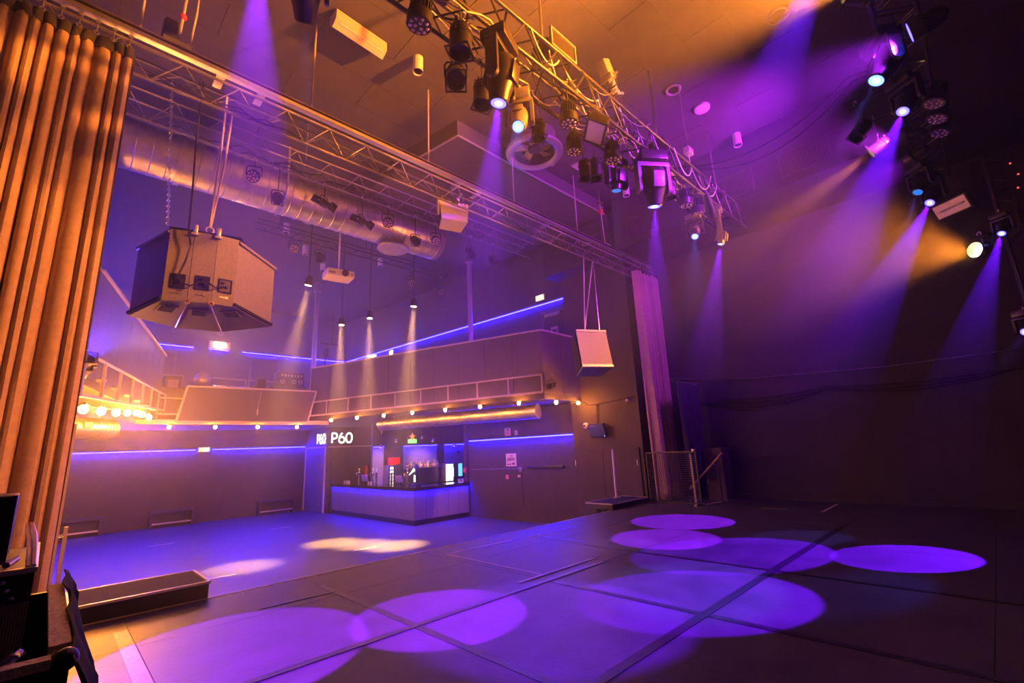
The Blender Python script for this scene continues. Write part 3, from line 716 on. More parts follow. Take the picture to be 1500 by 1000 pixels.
spot(e, A @ T(0, 0, -.18), ORANGE, 3600, 60, .7, .1)
f = thing('strip_flood', 'dark flood light with pale tube reflector beside the side tower', 'flood light', (11.9, -.2, 5.62))
A = local_aim((0, 0, 0), (-1, .6, -.5)); B(A).box((-.30, -.17, -.02), (.30, .17, .1), .02).build('housing', M['black'], f); B(A).box((-.27, -.13, -.03), (.27, .13, -.02)).build('reflector', M['silver'], f); B(A).cyl((-.22, 0, -.045), (.22, 0, -.045), .018, seg=8).build('lamp_tube', M['white'], f)
yoke_and_stem(f, .8, .33, .22, ZB - 5.62, M['black'])
# dotted led curtain panels at the dark right side
pnl = thing('led_dot_panel', 'tall dark panel dotted with tiny red lights at stage rear', 'led panel', (11.35, -1.2, 0))
B().box((0, -1.2, 0), (.06, .25, 6.2)).build('panel', M['black'], pnl)
dm = B().ball((0, 0, 0), .016, 6, 4).mesh('dot', M['redled']); dbl = B().ball((0, 0, 0), .013, 6, 4).mesh('dot', M['blueled'])
for j in range(18):
    for k in range(4):
        if random.random() < .85: link('dot', dm if random.random() < .85 else dbl, pnl, loc=(-.01, .12 - k * .34 + .05 * (j % 2), 1.9 + j * .235))

# ------------------------------------------------------------------ lamps in the hall
GH = 'small lamps on the hall truss'
for i, (x, z, typ, lab) in enumerate(((2.08, 6.66, 'L', 'glinting led par right of the speaker ropes'), (2.52, 6.36, 'P', 'dark profile lamp below the second led par'), (3.41, 6.57, 'S', 'stubby square spotlight in front of the duct'),
                                      (4.25, 6.43, 'S', 'square framed spotlight before the duct collar'), (4.87, 6.63, 'L', 'glinting led par near the duct end'), (5.6, 6.39, 'P', 'dim par lamp left of the white wedge speaker'),
                                      (6.19, 6.57, 'L', 'pale led par under the white wedge speaker'), (7.3, 6.55, 'P', 'dim par lamp past the white wedge speaker'), (8.1, 6.5, 'P', 'dark par lamp at the far end of the hall truss'))):
    y = 8.8
    if typ == 'L': led_par((x, y, z), (x - 1.6, 5.0, 3.2), 7.0, lab, GH, .115)
    elif typ == 'P': par_can((x, y, z), (x - 1.0, 5.8, 3.4), 7.0, lab, GH, .095, .26)
    else: profile_spot((x, y, z), (x + 1.5, 6.6, 4.9), 7.0, lab, .8, M['fixture'])
for x, y, z, zt, lab in ((4.24, 12.9, 7.28, 7.55, 'round led par hanging near the projector'), (8.06, 12.9, 7.1, 7.55, 'round led par over the balcony above the warm spots'), (9.3, 12.9, 7.05, 7.55, 'round led par near the gallery column')):
    led_par((x, y, z), (x - 2.6, 7.0, 3.0), zt, lab, 'led pars on the hall ceiling', .135)
par_can((4.96, 12.9, 7.2), (4.0, 8.6, 3.6), 7.55, 'dark par lamp next to the projector', None, .12, .3)
# four warm spots shining down on the dance floor
for x, y, z, tx, ty, pw, zt, lab in ((6.13, 13.9, 5.62, 5.9, 13.4, 18000, 8.3, 'nearest the mixing booth'), (6.48, 12.7, 5.62, 6.3, 12.4, 18000, 8.3, 'second from the mixing booth'),
                                 (6.9, 10.9, 5.62, 6.7, 11.4, 24000, 7.92, 'brightest and furthest from the mixing booth'), (4.05, 11.15, 5.7, 3.4, 12.3, 15000, 8.3, 'dimmest, before the projector')):
    e = thing('pendant_spot', 'warm glowing spot on a long stem, ' + lab, 'spotlight', (x, y, z), group='warm spots over the dance floor')
    A = local_aim((x, y, z), (tx, ty, FLOOR_Z))
    B(A).lathe([(.085, -.10), (.09, -.10), (.09, .08), (.06, .14), (.02, .15)], 18, cap=False).build('barrel', M['black'], e)
    B(A).lathe([(.078, -.092), (.078, -.088)], 18).build('lens', M['lwarm'], e)
    B().cyl((0, 0, .12), (0, 0, zt - z), .011, seg=8).build('stem', M['black'], e); B().cyl((0, 0, zt - z - .03), (0, 0, zt - z), .05, seg=14).build('canopy', M['black'], e)
    spot(e, A @ T(0, 0, -.13), AMBER, pw, 17, 1., .06)

# ================================================================== LED STRIPS AND BULBS
def led_strip(p, q, n, label, h=.03):
    glow = M['ledgallery'] if p[2] > 4 else M['ledblue']
    """a cover profile fixed to the wall with the glowing strip under its lip; n points into the room"""
    p = Vector(p); q = Vector(q); n = Vector(n).normalized()
    e = thing('led_strip', label, 'light strip', p)
    d = q - p
    oriented_box(B(), n * .035 + Vector((0, 0, .035)), d + n * .035 + Vector((0, 0, .035)), .07, .012).build('cover_profile', M['black'], e)
    oriented_box(B(), n * .045, d + n * .045, .024, h).build('glowing_strip', glow, e)
    k = max(2, int(d.length / 2)); 
    for i in range(k):
        oriented_box(B(), d * ((i + .5) / k) + Vector((0, 0, .02)), d * ((i + .5) / k) + n * .05 + Vector((0, 0, .02)), .02, .02).build('clip', M['black'], e)
    return e
NR = (-1, -.08, 0)
led_strip((-.4, 22.995, 1.98), (4.22, 22.995, 1.98), (0, -1, 0), 'blue light strip low on the back wall, curtain side of the exit sign')
led_strip((4.82, 22.995, 1.98), (8.60, 22.995, 1.98), (0, -1, 0), 'blue light strip low on the back wall, bar side of the exit sign')
led_strip((xr(13.7), 13.7, 1.80), (xr(9.06), 9.06, 1.80), NR, 'blue light strip between bar and stage doors')
led_strip((xr(22.9), 22.9, 6.18), (xr(9.1), 9.1, 6.18), NR, 'long blue light strip on the gallery wall above the bar')
led_strip((.4, 22.995, 6.22), (3.75, 22.995, 6.22), (0, -1, 0), 'blue light strip high on the back wall by the left balcony')
led_strip((4.35, 22.995, 6.22), (5.06, 22.995, 6.22), (0, -1, 0), 'short blue light strip under the bright gallery lamp')
led_strip((5.62, 22.995, 6.22), (10.3, 22.995, 6.22), (0, -1, 0), 'blue light strip high on the back wall behind the mixing booth')

led_strip((xl(22.5), 22.5, 6.2), (xl(9.3), 9.3, 6.2), (1, -.08, 0), 'added blue light strip on the wall over the left balcony')  # added strip, puts blue on the speaker cluster side and left column
BM = dict(glass=B().ball((0, 0, -.075), .048, 14, 10, 1.1).mesh('bulb_glass', M['bulb']),
          socket=B().lathe([(.02, .02), (.026, .0), (.026, -.03), (.018, -.035)], 12).mesh('socket', M['black']),
          glass2=B().ball((0, 0, -.085), .060, 14, 10, 1.1).mesh('bulb_glass', M['bulbl']))
def bulbs(pts, label, group, big=False):
    for p in pts:
        e = thing('festoon_bulb', label, 'light bulb', (p[0], p[1], p[2] + .07), group=group)
        link('bulb_glass', BM['glass2' if big else 'glass'], e); link('socket', BM['socket'], e)
    tp = []
    for i, p in enumerate(pts):
        if i: tp += catenary(Vector(pts[i - 1]) + Vector((0, 0, .09)), Vector(p) + Vector((0, 0, .09)), .05, 6)[1:]
        else: tp.append(Vector(p) + Vector((0, 0, .09)))
    return tp
LPTS = [(.27, 9.69, 2.35), (.53, 10.67, 2.41), (.8, 11.7, 2.48), (1.05, 12.66, 2.57), (1.28, 13.54, 2.64), (1.45, 14.17, 2.66), (1.69, 15.08, 2.67)]
RPTS = [(6.86, 16.07, 2.71), (7.24, 14.92, 2.71), (7.62, 13.81, 2.70), (7.99, 12.69, 2.70), (8.39, 11.5, 2.69), (8.78, 10.34, 2.69), (9.18, 9.14, 2.69), (9.89, 8.38, 2.66), (10.89, 8.39, 2.68)]
CPTS = [(2.42, 17.08, 2.54), (3.6, 17.08, 2.54), (4.82, 17.08, 2.54), (6.08, 17.08, 2.54)]
tp = bulbs(LPTS, 'large warm bulb glowing under the left balcony rail', 'bulbs under the left balcony', True)
tag(B().tube(tp, .012, 6).build('festoon_cable', M['rope']), 'tangled cable carrying the bulbs under the left balcony', 'cable')
tp = bulbs(RPTS, 'warm bulb glowing under the balcony rail above the bar', 'bulbs under the right balcony')
tag(B().tube(tp, .012, 6).build('festoon_cable', M['cable']), 'cable carrying the bulbs along the balcony above the bar', 'cable')
tp = bulbs(CPTS, 'warm bulb glowing under the framed board of the booth', 'bulbs under the mixing booth')
tag(B().tube(tp, .012, 6).build('festoon_cable', M['cable']), 'cable carrying the bulbs under the framed booth board', 'cable')

# ================================================================== LOUDSPEAKERS
sc = thing('speaker_cluster', 'hanging cluster of three speaker cabinets with backs to the stage', 'loudspeaker', (1.1, 6.6, 3.3))
RA = [(.71, 6.60), (.95, 6.53), (1.19, 6.48), (1.43, 6.48)]; FA = [(.47, 7.20), (.98, 7.42), (1.52, 7.36), (2.03, 6.95)]
def lz(x, y, z): return (x - 1.1, y - 6.6, z - 3.3 - .15 * (y - 6.5))
def cab_pts(i, inset, z0, z1):
    P = [Vector(RA[i]), Vector(RA[i + 1]), Vector(FA[i + 1]), Vector(FA[i])]; c = sum(P, Vector((0, 0))) / 4
    P = [p + (c - p).normalized() * inset for p in P]
    return [lz(p.x, p.y, z0) for p in P] + [lz(p.x, p.y, z1) for p in P]
HEX = [(0, 3, 2, 1), (4, 5, 6, 7), (0, 1, 5, 4), (1, 2, 6, 5), (2, 3, 7, 6), (3, 0, 4, 7)]
for i in range(3):
    cb = B().add(cab_pts(i, .006, 3.37, 4.29), HEX).build('cabinet', M['spk'], sc, smooth=False)
    a = Vector((*RA[i], 0)); b = Vector((*RA[i + 1], 0)); u = (b - a).normalized(); n = Vector((u.y, -u.x, 0)); mid = (a + b) / 2 + u * .012
    R = Matrix((u, -n, Vector((0, 0, 1)))).transposed().to_4x4()
    L = Matrix.Translation(Vector(lz(mid.x, mid.y, 0)) ) 
    def PM(z): return Matrix.Translation(Vector(lz(mid.x, mid.y, z))) @ R
    B(PM(3.62)).box((-.075, -.010, -.09), (.075, .002, -.075)).box((-.075, -.010, .075), (.075, .002, .09)).box((-.075, -.010, -.075), (-.06, .002, .075)).box((.06, -.010, -.075), (.075, .002, .075)).build('connector_frame', M['spkdark'], cb)
    B(PM(3.62)).box((-.06, -.003, -.075), (.06, .001, .075)).build('connector_plate', M['black'], cb)
    B(PM(3.64)).cyl((-.02, -.004, .02), (-.02, -.03, .02), .018, seg=10).cyl((.02, -.004, -.03), (.02, -.03, -.03), .018, seg=10).build('connector', M['rubber'], cb)
    B(PM(3.47)).box((-.05, -.004, -.008), (.0, .0, .008)).box((.01, -.004, -.014), (.045, .0, .014)).build('name_plate', M['silver'], cb)
    # bottom port plate
    c = (Vector(RA[i]) + Vector(RA[i + 1])) / 2 * .66 + (Vector(FA[i]) + Vector(FA[i + 1])) / 2 * .34
    dr = ((Vector(FA[i]) + Vector(FA[i + 1])) / 2 - (Vector(RA[i]) + Vector(RA[i + 1])) / 2).normalized()
    Q = Matrix.Translation(Vector(lz(c.x, c.y, 3.362))) @ Matrix.Rotation(math.atan2(dr.y, dr.x), 4, 'Z') @ RY(math.atan(.15))
    B(Q).box((-.10, -.10, -.006), (.10, .10, .004)).build('port_plate', M['spk'], cb); B(Q).box((-.07, -.075, -.010), (.07, .075, -.006)).build('port_grille', M['spkdark'], cb)
    a_, b_ = FA[i], FA[i + 1]
    B().add([lz(a_[0] + .02, a_[1] + .012, 3.40), lz(b_[0] - .02, b_[1] + .012, 3.40), lz(b_[0] - .02, b_[1] + .012, 4.26), lz(a_[0] + .02, a_[1] + .012, 4.26)], [(0, 1, 2, 3)]).build('front_grille', M['spkdark'], cb, smooth=False)
# edge profiles on the two outer sides
for (p, q, s) in ((RA[0], FA[0], -1), (RA[3], FA[3], 1)):
    for z in (3.40, 4.25):
        P = Vector(lz(p[0], p[1], z)); Q = Vector(lz(q[0], q[1], z)); off = Vector(((Q - P).y, -(Q - P).x, 0)).normalized() * (.016 if s < 0 else .016)
        if off.x * s < 0: off = -off
        oriented_box(B(), P + off, Q + off, .02, .035).build('edge_profile', M['spkdark'] if z < 4 else M['spk'], sc)
# fly bars, shackles, eye bolts
B().add([lz(.70, 6.62, 4.33), lz(1.45, 6.48, 4.33), lz(1.72, 6.9, 4.33), lz(1.2, 7.1, 4.33), lz(.72, 6.9, 4.33)], [(0, 1, 2, 3, 4)]).build('fly_plate', M['black'], sc, smooth=False)
for x, y in ((.95, 6.52), (1.19, 6.47)):
    P = Vector(lz(x, y, 4.29)); B(T(*P)).cb((0, -.01, .02), (.05, .03, .12), .005).cb((0, -.01, -.05), (.08, .05, .02)).build('fly_bracket', M['steel'], sc)
    P = Vector(lz(x, y, 3.36)); B(T(P.x, P.y - .015, P.z) @ RX(pi / 2)).torus(.028, .008, 14, 6).build('eye_bolt', M['brass'], sc)
for x, y, x2, y2 in ((.95, 6.53, .985, 7.36), (1.19, 6.49, 1.50, 7.30)):
    P = Vector(lz(x, y, 3.345)); Q = Vector(lz(x2, y2, 3.35)); B().cyl(P, Q, .008, seg=6).at(T(Q.x, Q.y + .03, Q.z - .02) @ RX(pi / 2)).torus(.026, .007, 14, 6).build('tie_rod', M['steel'], sc)
kp = [Vector(lz(.84, 6.54, 3.63)), Vector(lz(.86, 6.46, 3.56)), Vector(lz(.95, 6.44, 3.53)), Vector(lz(1.05, 6.47, 3.62))]
B().tube(kp, .010, 6).build('link_cable', M['rubber'], sc)
kp = [Vector(lz(1.05, 6.47, 3.66)), Vector(lz(1.10, 6.42, 3.62)), Vector(lz(1.2, 6.41, 3.55)), Vector(lz(1.31, 6.45, 3.6))]
B().tube(kp, .010, 6).build('link_cable', M['rubber'], sc)
kp = [(-.27, -.18, 3.05), (-.27, -.18, 2.2), (-.24, -.17, 1.4), (-.23, -.16, .95), (-.19, -.16, .75), (-.22, -.14, .55), (-.27, -.10, .36)]
B().tube(kp, .011, 6).build('feed_cable', M['rubber'], sc)
B().tube([(.02, -.15, 3.0), (.02, -.10, 2.0), (.03, .12, 1.17)], .014, 6).tube([(.10, -.15, 2.78), (.08, -.10, 2.0), (.04, .12, 1.17)], .014, 6).build('lifting_rope', M['rope'], sc)
B(T(.035, .12, 1.13) @ RX(pi / 2)).torus(.045, .012, 16, 6).build('shackle', M['steel'], sc)
B().cyl((.035, .12, 1.09), (.04, .14, 1.02), .02, seg=8).build('swivel', M['red'], sc)
ch = B().torus(.016, .005, 8, 5).mesh('chain_link', M['steel'])
for k in range(52):
    z = 1.05 + k * .036; o = link('chain_link', ch, sc, loc=(-.42 - .17 * (k / 52), .05 - .2 * (k / 52), z)); o.rotation_euler = (pi / 2, 0, (k % 2) * pi / 2)

# hoist above the cluster
h = thing('chain_hoist', 'chain hoist with hook and rope above the curtain rail', 'hoist', (.50, 6.42, 6.66))
B().cb((-.08, .0, .2), (.16, .22, .28), .04).build('motor', M['fixture'], h); B().tube([(.02, 0, .25), (.04, 0, .8), (.0, 0, 1.64)], .016, 6).build('rope', M['rope'], h)
B(T(.14, 0, .12) @ RX(pi / 2)).torus(.04, .011, 14, 6).build('hook', M['steel'], h); B().cyl((.14, 0, .16), (.17, 0, .7), .012, seg=8).cyl((.17, 0, .7), (.17, 0, 1.64), .010, seg=8).build('sling', M['rope'], h)
B().cb((0, 0, .03), (.30, .20, .06)).build('beam_shoe', M['steel'], h); B().ball((.03, 0, .52), .045, 10, 8).build('hook_block', M['red'], h)
h = thing('chain_hoist', 'slim rope hoist hanging at the stage door end of the rail', 'hoist', (10.05, 6.42, 6.66))
B().tube([(0, 0, .02), (-.04, 0, .5), (-.08, 0, 1.24)], .016, 6).build('rope', M['rope'], h); B().cb((-.07, 0, 1.0), (.10, .09, .14), .03).build('block', M['red'], h); B().cb((-.08, 0, 1.24), (.30, .05, .03)).build('cross_bar', M['brass'], h); B().cyl((-.08, 0, 1.24), (-.08, 0, 1.64), .010, seg=6).build('hanger', M['steel'], h); B().cb((0, 0, .02), (.2, .2, .04)).build('beam_shoe', M['steel'], h)

# right hanging speaker
rs = thing('hanging_speaker', 'single tilted speaker on a rope sling near the stage doors', 'loudspeaker', (9.2, 6.62, 3.66))
Q = RZ(radians(-28)) @ RX(radians(-13))
B(Q).add([(-.40, -.28, -.5), (.40, -.28, -.5), (.30, .30, -.5), (-.30, .30, -.5), (-.40, -.28, .5), (.40, -.28, .5), (.30, .30, .5), (-.30, .30, .5)], HEX).build('cabinet', M['spk'], rs, smooth=False)
B(Q).box((-.40, -.30, -.49), (.40, -.275, -.43)).box((-.40, -.30, .43), (.40, -.275, .49)).build('edge_profile', M['grey'], rs)
B(Q).add([(-.415, -.24, -.46), (-.315, .28, -.46), (-.315, .28, .46), (-.415, -.24, .46), (-.425, -.24, -.46), (-.325, .28, -.46), (-.325, .28, .46), (-.425, -.24, .46)], HEX).build('side_grille', M['spkdark'], rs, smooth=False)
B(Q).box((-.26, .30, -.45), (.26, .315, .45)).build('front_grille', M['spkdark'], rs)
B(Q).cb((0, .05, .52), (.2, .2, .05)).build('fly_plate', M['steel'], rs)
tp_ = Q @ Vector((0, .05, .54))
B(T(*(tp_ + Vector((0, 0, .06)))) @ RX(pi / 2)).torus(.045, .012, 14, 6).build('shackle', M['red'], rs)
B().tube([tp_ + Vector((0, 0, .1)), (-.18, -.19, 2.42)], .016, 6).tube([tp_ + Vector((0, 0, .1)), (.20, -.19, 2.42)], .016, 6).build('lifting_rope', M['rope'], rs)
B().tube([Q @ Vector((.36, -.05, .5)), (.32, -.12, 1.5), (.27, -.16, 2.42)], .008, 6).build('safety_wire', M['steel'], rs)
B().tube([Q @ Vector((.42, -.1, -.1)), (.62, -.1, -.2), (.6, -.15, -.35), (.45, -.15, -.3)], .010, 6).build('cable', M['rubber'], rs)

# wedge speaker under the rail
ws = thing('wedge_speaker', 'pale wedge speaker clamped under the curtain truss', 'loudspeaker', (5.15, 6.74, 6.03))
Q = RZ(radians(-20)) @ RX(radians(-12)) @ RY(radians(2))
B(Q).add([(-.26, -.14, -.23), (.26, -.14, -.23), (.22, .2, -.23), (-.22, .2, -.23), (-.30, -.14, .23), (.30, -.14, .23), (.22, .2, .23), (-.26, .2, .23)], HEX).build('cabinet', M['white'], ws, smooth=False)
B(Q).box((-.21, .2, -.21), (.21, .215, .21)).build('front_grille', M['spkdark'], ws); B(Q).add([(-.27, -.12, -.2), (-.23, .18, -.2), (-.27, .18, .2), (-.31, -.12, .2)], [(0, 1, 2, 3)]).build('side_grille', M['spkdark'], ws, smooth=False)
B(Q).box((-.05, -.15, .14), (.06, -.138, .235)).build('handle_recess', M['spkdark'], ws)
B().box((-.03, -.20, .20), (.03, -.17, .30)).box((-.03, -.20, .20), (.03, .0, .23)).box((-.36, -.02, -.10), (-.33, .02, .26)).box((-.36, -.02, .23), (.03, .02, .26)).build('bracket', M['rail'], ws)
B().cyl((0, -.18, .28), (0, -.32, .33), .02, seg=8).build('clamp', M['steel'], ws)

# subwoofers in front of the stage
for (x0, x1, y0, y1, zt, lab, vents) in ((.30, 1.45, 6.44, 7.25, .17, 'low black bass cabinet with silver edges beside the left curtain', False), (9.33, 10.9, 6.44, 7.2, .13, 'low black bass cabinet with two vents beside the stage doors', True)):
    s = thing('bass_cabinet', lab, 'subwoofer', (x0, y0, FLOOR_Z))
    w = x1 - x0; d = y1 - y0; H = zt - FLOOR_Z
    B().box((0, 0, 0), (w, d, H - .012), .008).build('cabinet', M['flight'], s)
    B().box((.03, .03, H - .012), (w - .03, d - .03, H - .004)).build('top_mat', M['spkdark'], s)
    e = B()
    for a, b in (((0, 0), (w, 0)), ((w, 0), (w, d)), ((w, d), (0, d)), ((0, d), (0, 0))): oriented_box(e, (*a, H - .012), (*b, H - .012), .03, .024)
    e.build('edge_profile', M['alup'], s)
    if vents:
        for k in (0.12, .32):
            B().box((-.008, k, H - .36), (.002, k + .13, H - .12)).build('vent', M['spkdark'], s)

# ================================================================== ON THE CEILING
f = thing('ceiling_fan', 'large round extractor fan with flared bronze ring on the ceiling', 'fan', (6.92, 6.02, 7.86))
B().lathe([(.46, .0), (.50, -.03), (.56, -.045), (.63, -.02), (.645, .03), (.60, .06), (.52, .09), (.50, .14), (.50, .43)], 48, cap=False).build('flared_ring', M['silver'], f)
B().lathe([(.455, .0), (.44, .10), (.44, .43)], 40, cap=False).build('inner_duct', M['fixture'], f)
B().lathe([(.13, .06), (.14, .08), (.14, .2), (.02, .2)], 20).build('hub', M['fixture'], f)
bl = B().add([(.13, -.05, .10), (.43, -.12, .10), (.43, .10, .16), (.13, .06, .15), (.13, -.05, .108), (.43, -.12, .108), (.43, .10, .168), (.13, .06, .158)], HEX).mesh('blade', M['silver'], False)
for k in range(5): link('blade', bl, f, rot=(0, 0, k * 2 * pi / 5))
B().lathe([(.45, .30), (.45, .32)], 32).build('back_plate', M['rail'], f)
B().cb((.62, .0, .02), (.06, .10, .12)).build('bracket', M['silver'], f)
f = thing('fluorescent_fitting', 'wedge-shaped fluorescent fitting on the ceiling', 'ceiling light', (2.78, 6.06, 8.0))
Q = RZ(radians(3.5))
B(Q).add([(-.45, -.11, .28), (.45, -.11, .28), (.45, .11, .28), (-.45, .11, .28), (-.45, -.11, .12), (.45, -.11, .12), (.45, .02, .03), (-.45, .02, .03), (-.45, .11, .12), (.45, .11, .12)], [(0, 1, 5, 4), (4, 5, 6, 7), (7, 6, 9, 8), (8, 9, 2, 3), (0, 3, 2, 1), (0, 4, 7, 8, 3), (1, 2, 9, 6, 5)]).build('housing', M['rail'], f, smooth=False)
B(Q).box((-.38, -.085, .075), (.38, -.02, .09)).build('lamp_tube', M['white'], f)
for x, y, lab in ((3.81, 5.91, 'beside the fluorescent fitting'), (10.35, 5.80, 'near the curtain and bulkhead'), (10.45, 2.90, 'above the end of the stage truss')):
    d = thing('cylinder_downlight', 'white cylinder downlight on the ceiling ' + lab, 'ceiling light', (x, y, 8.0))
    B().lathe([(.078, .02), (.09, .0), (.09, .295), (.02, .298)], 24, cap=False).build('housing', M['white'], d); B().lathe([(.076, .02), (.05, .12), (.001, .125)], 20, cap=False).build('reflector', M['lens'], d)
for x, y, lab, r in ((8.96, 3.05, 'flat white disc detector on the ceiling past the truss', .16), (8.0, 3.2, 'pale ring-shaped holder on the ceiling past the truss', .13), (7.77, 1.22, 'faint round holder on the orange-lit ceiling', .15)):
    d = thing('ceiling_detector', lab, 'detector', (x, y, 8.3))
    if r == .16: B().lathe([(r, 0), (r, -.05), (r * .8, -.07), (.01, -.075)], 28).build('cover', M['white'], d)
    else:
        B(T(0, 0, -.03)).torus(r, .025, 24, 8).build('ring', M['rail'], d); B().lathe([(r, 0), (r, -.02)], 24).build('base', M['fixture'], d)
v = thing('ceiling_vent', 'slatted ceiling vent plate beside the truss', 'vent', (8.77, 6.01, 8.3)); B().box((-.32, -.16, -.03), (.32, .16, 0)).build('plate', M['rail'], v)
for k in range(5): B().box((-.30, -.13 + k * .06, -.045), (.30, -.10 + k * .06, -.03)).build('slat', M['white'], v)
p = thing('projector', 'white projector hanging lens forward under the hall ceiling', 'projector', (4.72, 11.0, 5.97))
Q = RZ(radians(-8)); B(Q).box((-.34, -.25, -.095), (.34, .25, .095), .03).build('body', M['white'], p)
B(Q @ T(.1, -.25, .0) @ RX(pi / 2)).lathe([(.085, -.01), (.085, .03), (.07, .035), (.06, .02), (.001, .01)], 22).build('lens', M['lens'], p)
B(Q).box((-.30, -.254, -.05), (-.14, -.25, .0)).box((.24, -.254, -.04), (.30, -.25, .0)).build('vent', M['grey'], p); B().cyl((0, 0, .09), (0, 0, 2.33), .022, seg=10).build('pole', M['white'], p); B().cb((0, 0, .12), (.25, .2, .02)).build('mount_plate', M['white'], p)
for x, y, lab in ((4.2, 13.6, 'left of the projector beam'), (5.2, 14.8, 'behind the dim warm spot'), (6.2, 15.8, 'behind the warm spots'), (7.6, 14.2, 'near the gallery column')):
    d = thing('pendant_downlight', 'small pale downlight on the hall ceiling ' + lab, 'ceiling light', (x, y, 8.0)); B().lathe([(.08, .0), (.09, .0), (.09, .30), (.02, .3)], 16).build('housing', M['white'], d); B().lathe([(.07, -.004), (.07, .0)], 16).build('lens', M['lens'], d)

# ================================================================== STAGE FLOOR
TAPES = []
def tape(a, b, w, m, label, group=None, cat='floor tape', name='floor_tape', z=.0):
    TAPES.append(label); z += .0008 * (len(TAPES) % 8)
    p = Vector((a[0], a[1], z)); q = Vector((b[0], b[1], z))
    o = oriented_box(B(), p - p, q - p, w, .002, .0012).build(name, M[m]); o.location = p
    return tag(o, label, cat, group)
tape((2.45, .6), (2.45, 5.85), .075, 'tape', 'dark tape strip crossing the nearest violet circle towards the hall')
tape((4.18, -.6), (4.18, 3.83), .075, 'tape', 'dark tape strip between the two biggest deck rows')
tape((4.30, 4.0), (4.32, 5.95), .05, 'tapelight', 'worn pale tape strip running to the stage edge')
tape((5.95, -1.2), (5.95, 4.75), .06, 'tape', 'dark tape strip past the crossing towards the dark wall')
tape((1.1, 2.05), (9.4, 2.05), .085, 'tape', 'longest dark tape strip along the stage through the big violet pool')
tape((.8, 3.82), (5.2, 3.82), .075, 'tape', 'dark tape strip along the stage through the nearest violet circle')
tape((3.9, 4.02), (5.3, 4.02), .05, 'tapelight', 'short worn pale tape strip along the stage')
tape((4.4, 5.93), (5.6, 5.9), .05, 'tapelight', 'short worn tape strip beside the stage edge')
tape((.65, 4.3), (.65, 5.87), .10, 'tapelight', 'broad worn tan tape strip beside the black cloth')
tape((4.8, 5.88), (7.15, 5.77), .05, 'tapeblue', 'blue marking tape strip along the stage edge')
tape((6.1, 4.76), (6.11, 5.78), .05, 'tapeblue', 'short blue marking tape strip square to the edge')
tape((1.7, 5.5), (2.45, 5.45), .05, 'tape', 'short dark tape strip near the left bass cabinet')
tape((10.85, 3.77), (10.93, 3.29), .07, 'wood', 'orange marking strip near the dark side wall')
tape((10.8, 2.66), (12.1, 2.68), .05, 'tapewhite', 'thin white marking strip reaching the dark side wall')
tape((11.0, 5.02), (12.05, 4.88), .07, 'tapewhite', 'white marking strip beside the mesh cage')
for x, y, l, lab in ((2.36, 17.95, .66, 'far from the stage, curtain side'), (5.72, 17.88, .66, 'far from the stage, bar side'), (5.75, 11.8, .58, 'before the bar'), (2.55, 11.75, .55, 'before the left bass cabinet')):
    tape((x, y), (x + l, y - .05), .06, 'tapewhite', 'pale dash marking on the hall floor ' + lab, 'hall floor dashes', 'floor marking', 'floor_dash', FLOOR_Z)

# mesh cage panel at the right of the stage
cg = thing('mesh_cage', 'black wire mesh gate standing before the right curtain', 'gate', (10.85, 5.05, 0))
H = 1.2; L = 1.28
for a, b in (((0, 0, .03), (0, L, .03)), ((0, 0, H), (0, L, H)), ((0, 0, 0), (0, 0, H)), ((0, L, 0), (0, L, H))): oriented_box(B(), a, b, .035, .035).build('frame_bar', M['black'], cg) if a[2] == b[2] else B().box((a[0] - .0175, a[1] - .0175, 0), (a[0] + .0175, a[1] + .0175, H)).build('frame_bar', M['black'], cg)
hw = B().cyl((0, 0, 0), (0, L, 0), .005, seg=5).mesh('wire', M['grey']); vw = B().cyl((0, 0, 0), (0, 0, H - .03), .005, seg=5).mesh('wire', M['black'])
for k in range(22): link('wire', hw, cg, loc=(0, 0, .08 + k * .051))
for k in range(24): link('wire', vw, cg, loc=(0, .05 + k * .051, .03))
B().box((-.012, .10, .05), (.012, .15, 1.15)).build('perforated_post', M['grey'], cg)
for y in (.06, L - .06): B().cb((0, y, .015), (.4, .06, .03)).build('foot', M['steel'], cg)
B().cb((0, .03, H + .03), (.08, .07, .06), .01).build('latch', M['silver'], cg)
hr = thing('stair_handrail', 'slanted wooden handrail rising beside the mesh gate', 'handrail', (11.6, 5.2, 0))
B().cyl((0, .45, .28), (0, -.47, 1.13), .028, seg=12).build('rail', M['wood'], hr); B().cyl((0, .30, 0), (0, .30, .42), .018, seg=8).build('post', M['steel'], hr); B().cyl((0, -.32, 0), (0, -.32, .99), .018, seg=8).build('post', M['black'], hr); B().cyl((0, -.2, .88), (.06, -.2, .84), .012, seg=6).build('bracket', M['steel'], hr)
tag(B().box((11.95, 4.9, 0), (12.45, 5.35, 1.25)).build('stage_flat', M['darkwood']), 'plain brown board standing behind the handrail', 'board')

# wires and cable swags on the dark wall
tag(B().tube([(12.53, 6.45, 3.22), (12.53, 4.13, 2.93), (12.53, 1.39, 2.80), (12.53, -1.5, 2.83)], .010, 6).build('wall_wire', M['steel']), 'thin straight wire along the dark stage wall', 'wire')
for k, (sg, r) in enumerate(((.18, .018), (.30, .014), (.10, .016))):
    pts = catenary((12.52, 5.6 - k * .3, 2.50), (12.52, 2.6, 2.46 + .03 * k), sg, 10) + catenary((12.52, 2.6, 2.46 + .03 * k), (12.52, -.4, 2.48), sg * .7, 10)[1:] + [Vector((12.52, -2.5, 2.5))]
    tag(B().tube(pts, r, 6).build('cable_swag', M['cable']), 'black cable sagging along the dark stage wall', 'cable', 'cable swags on the stage wall')

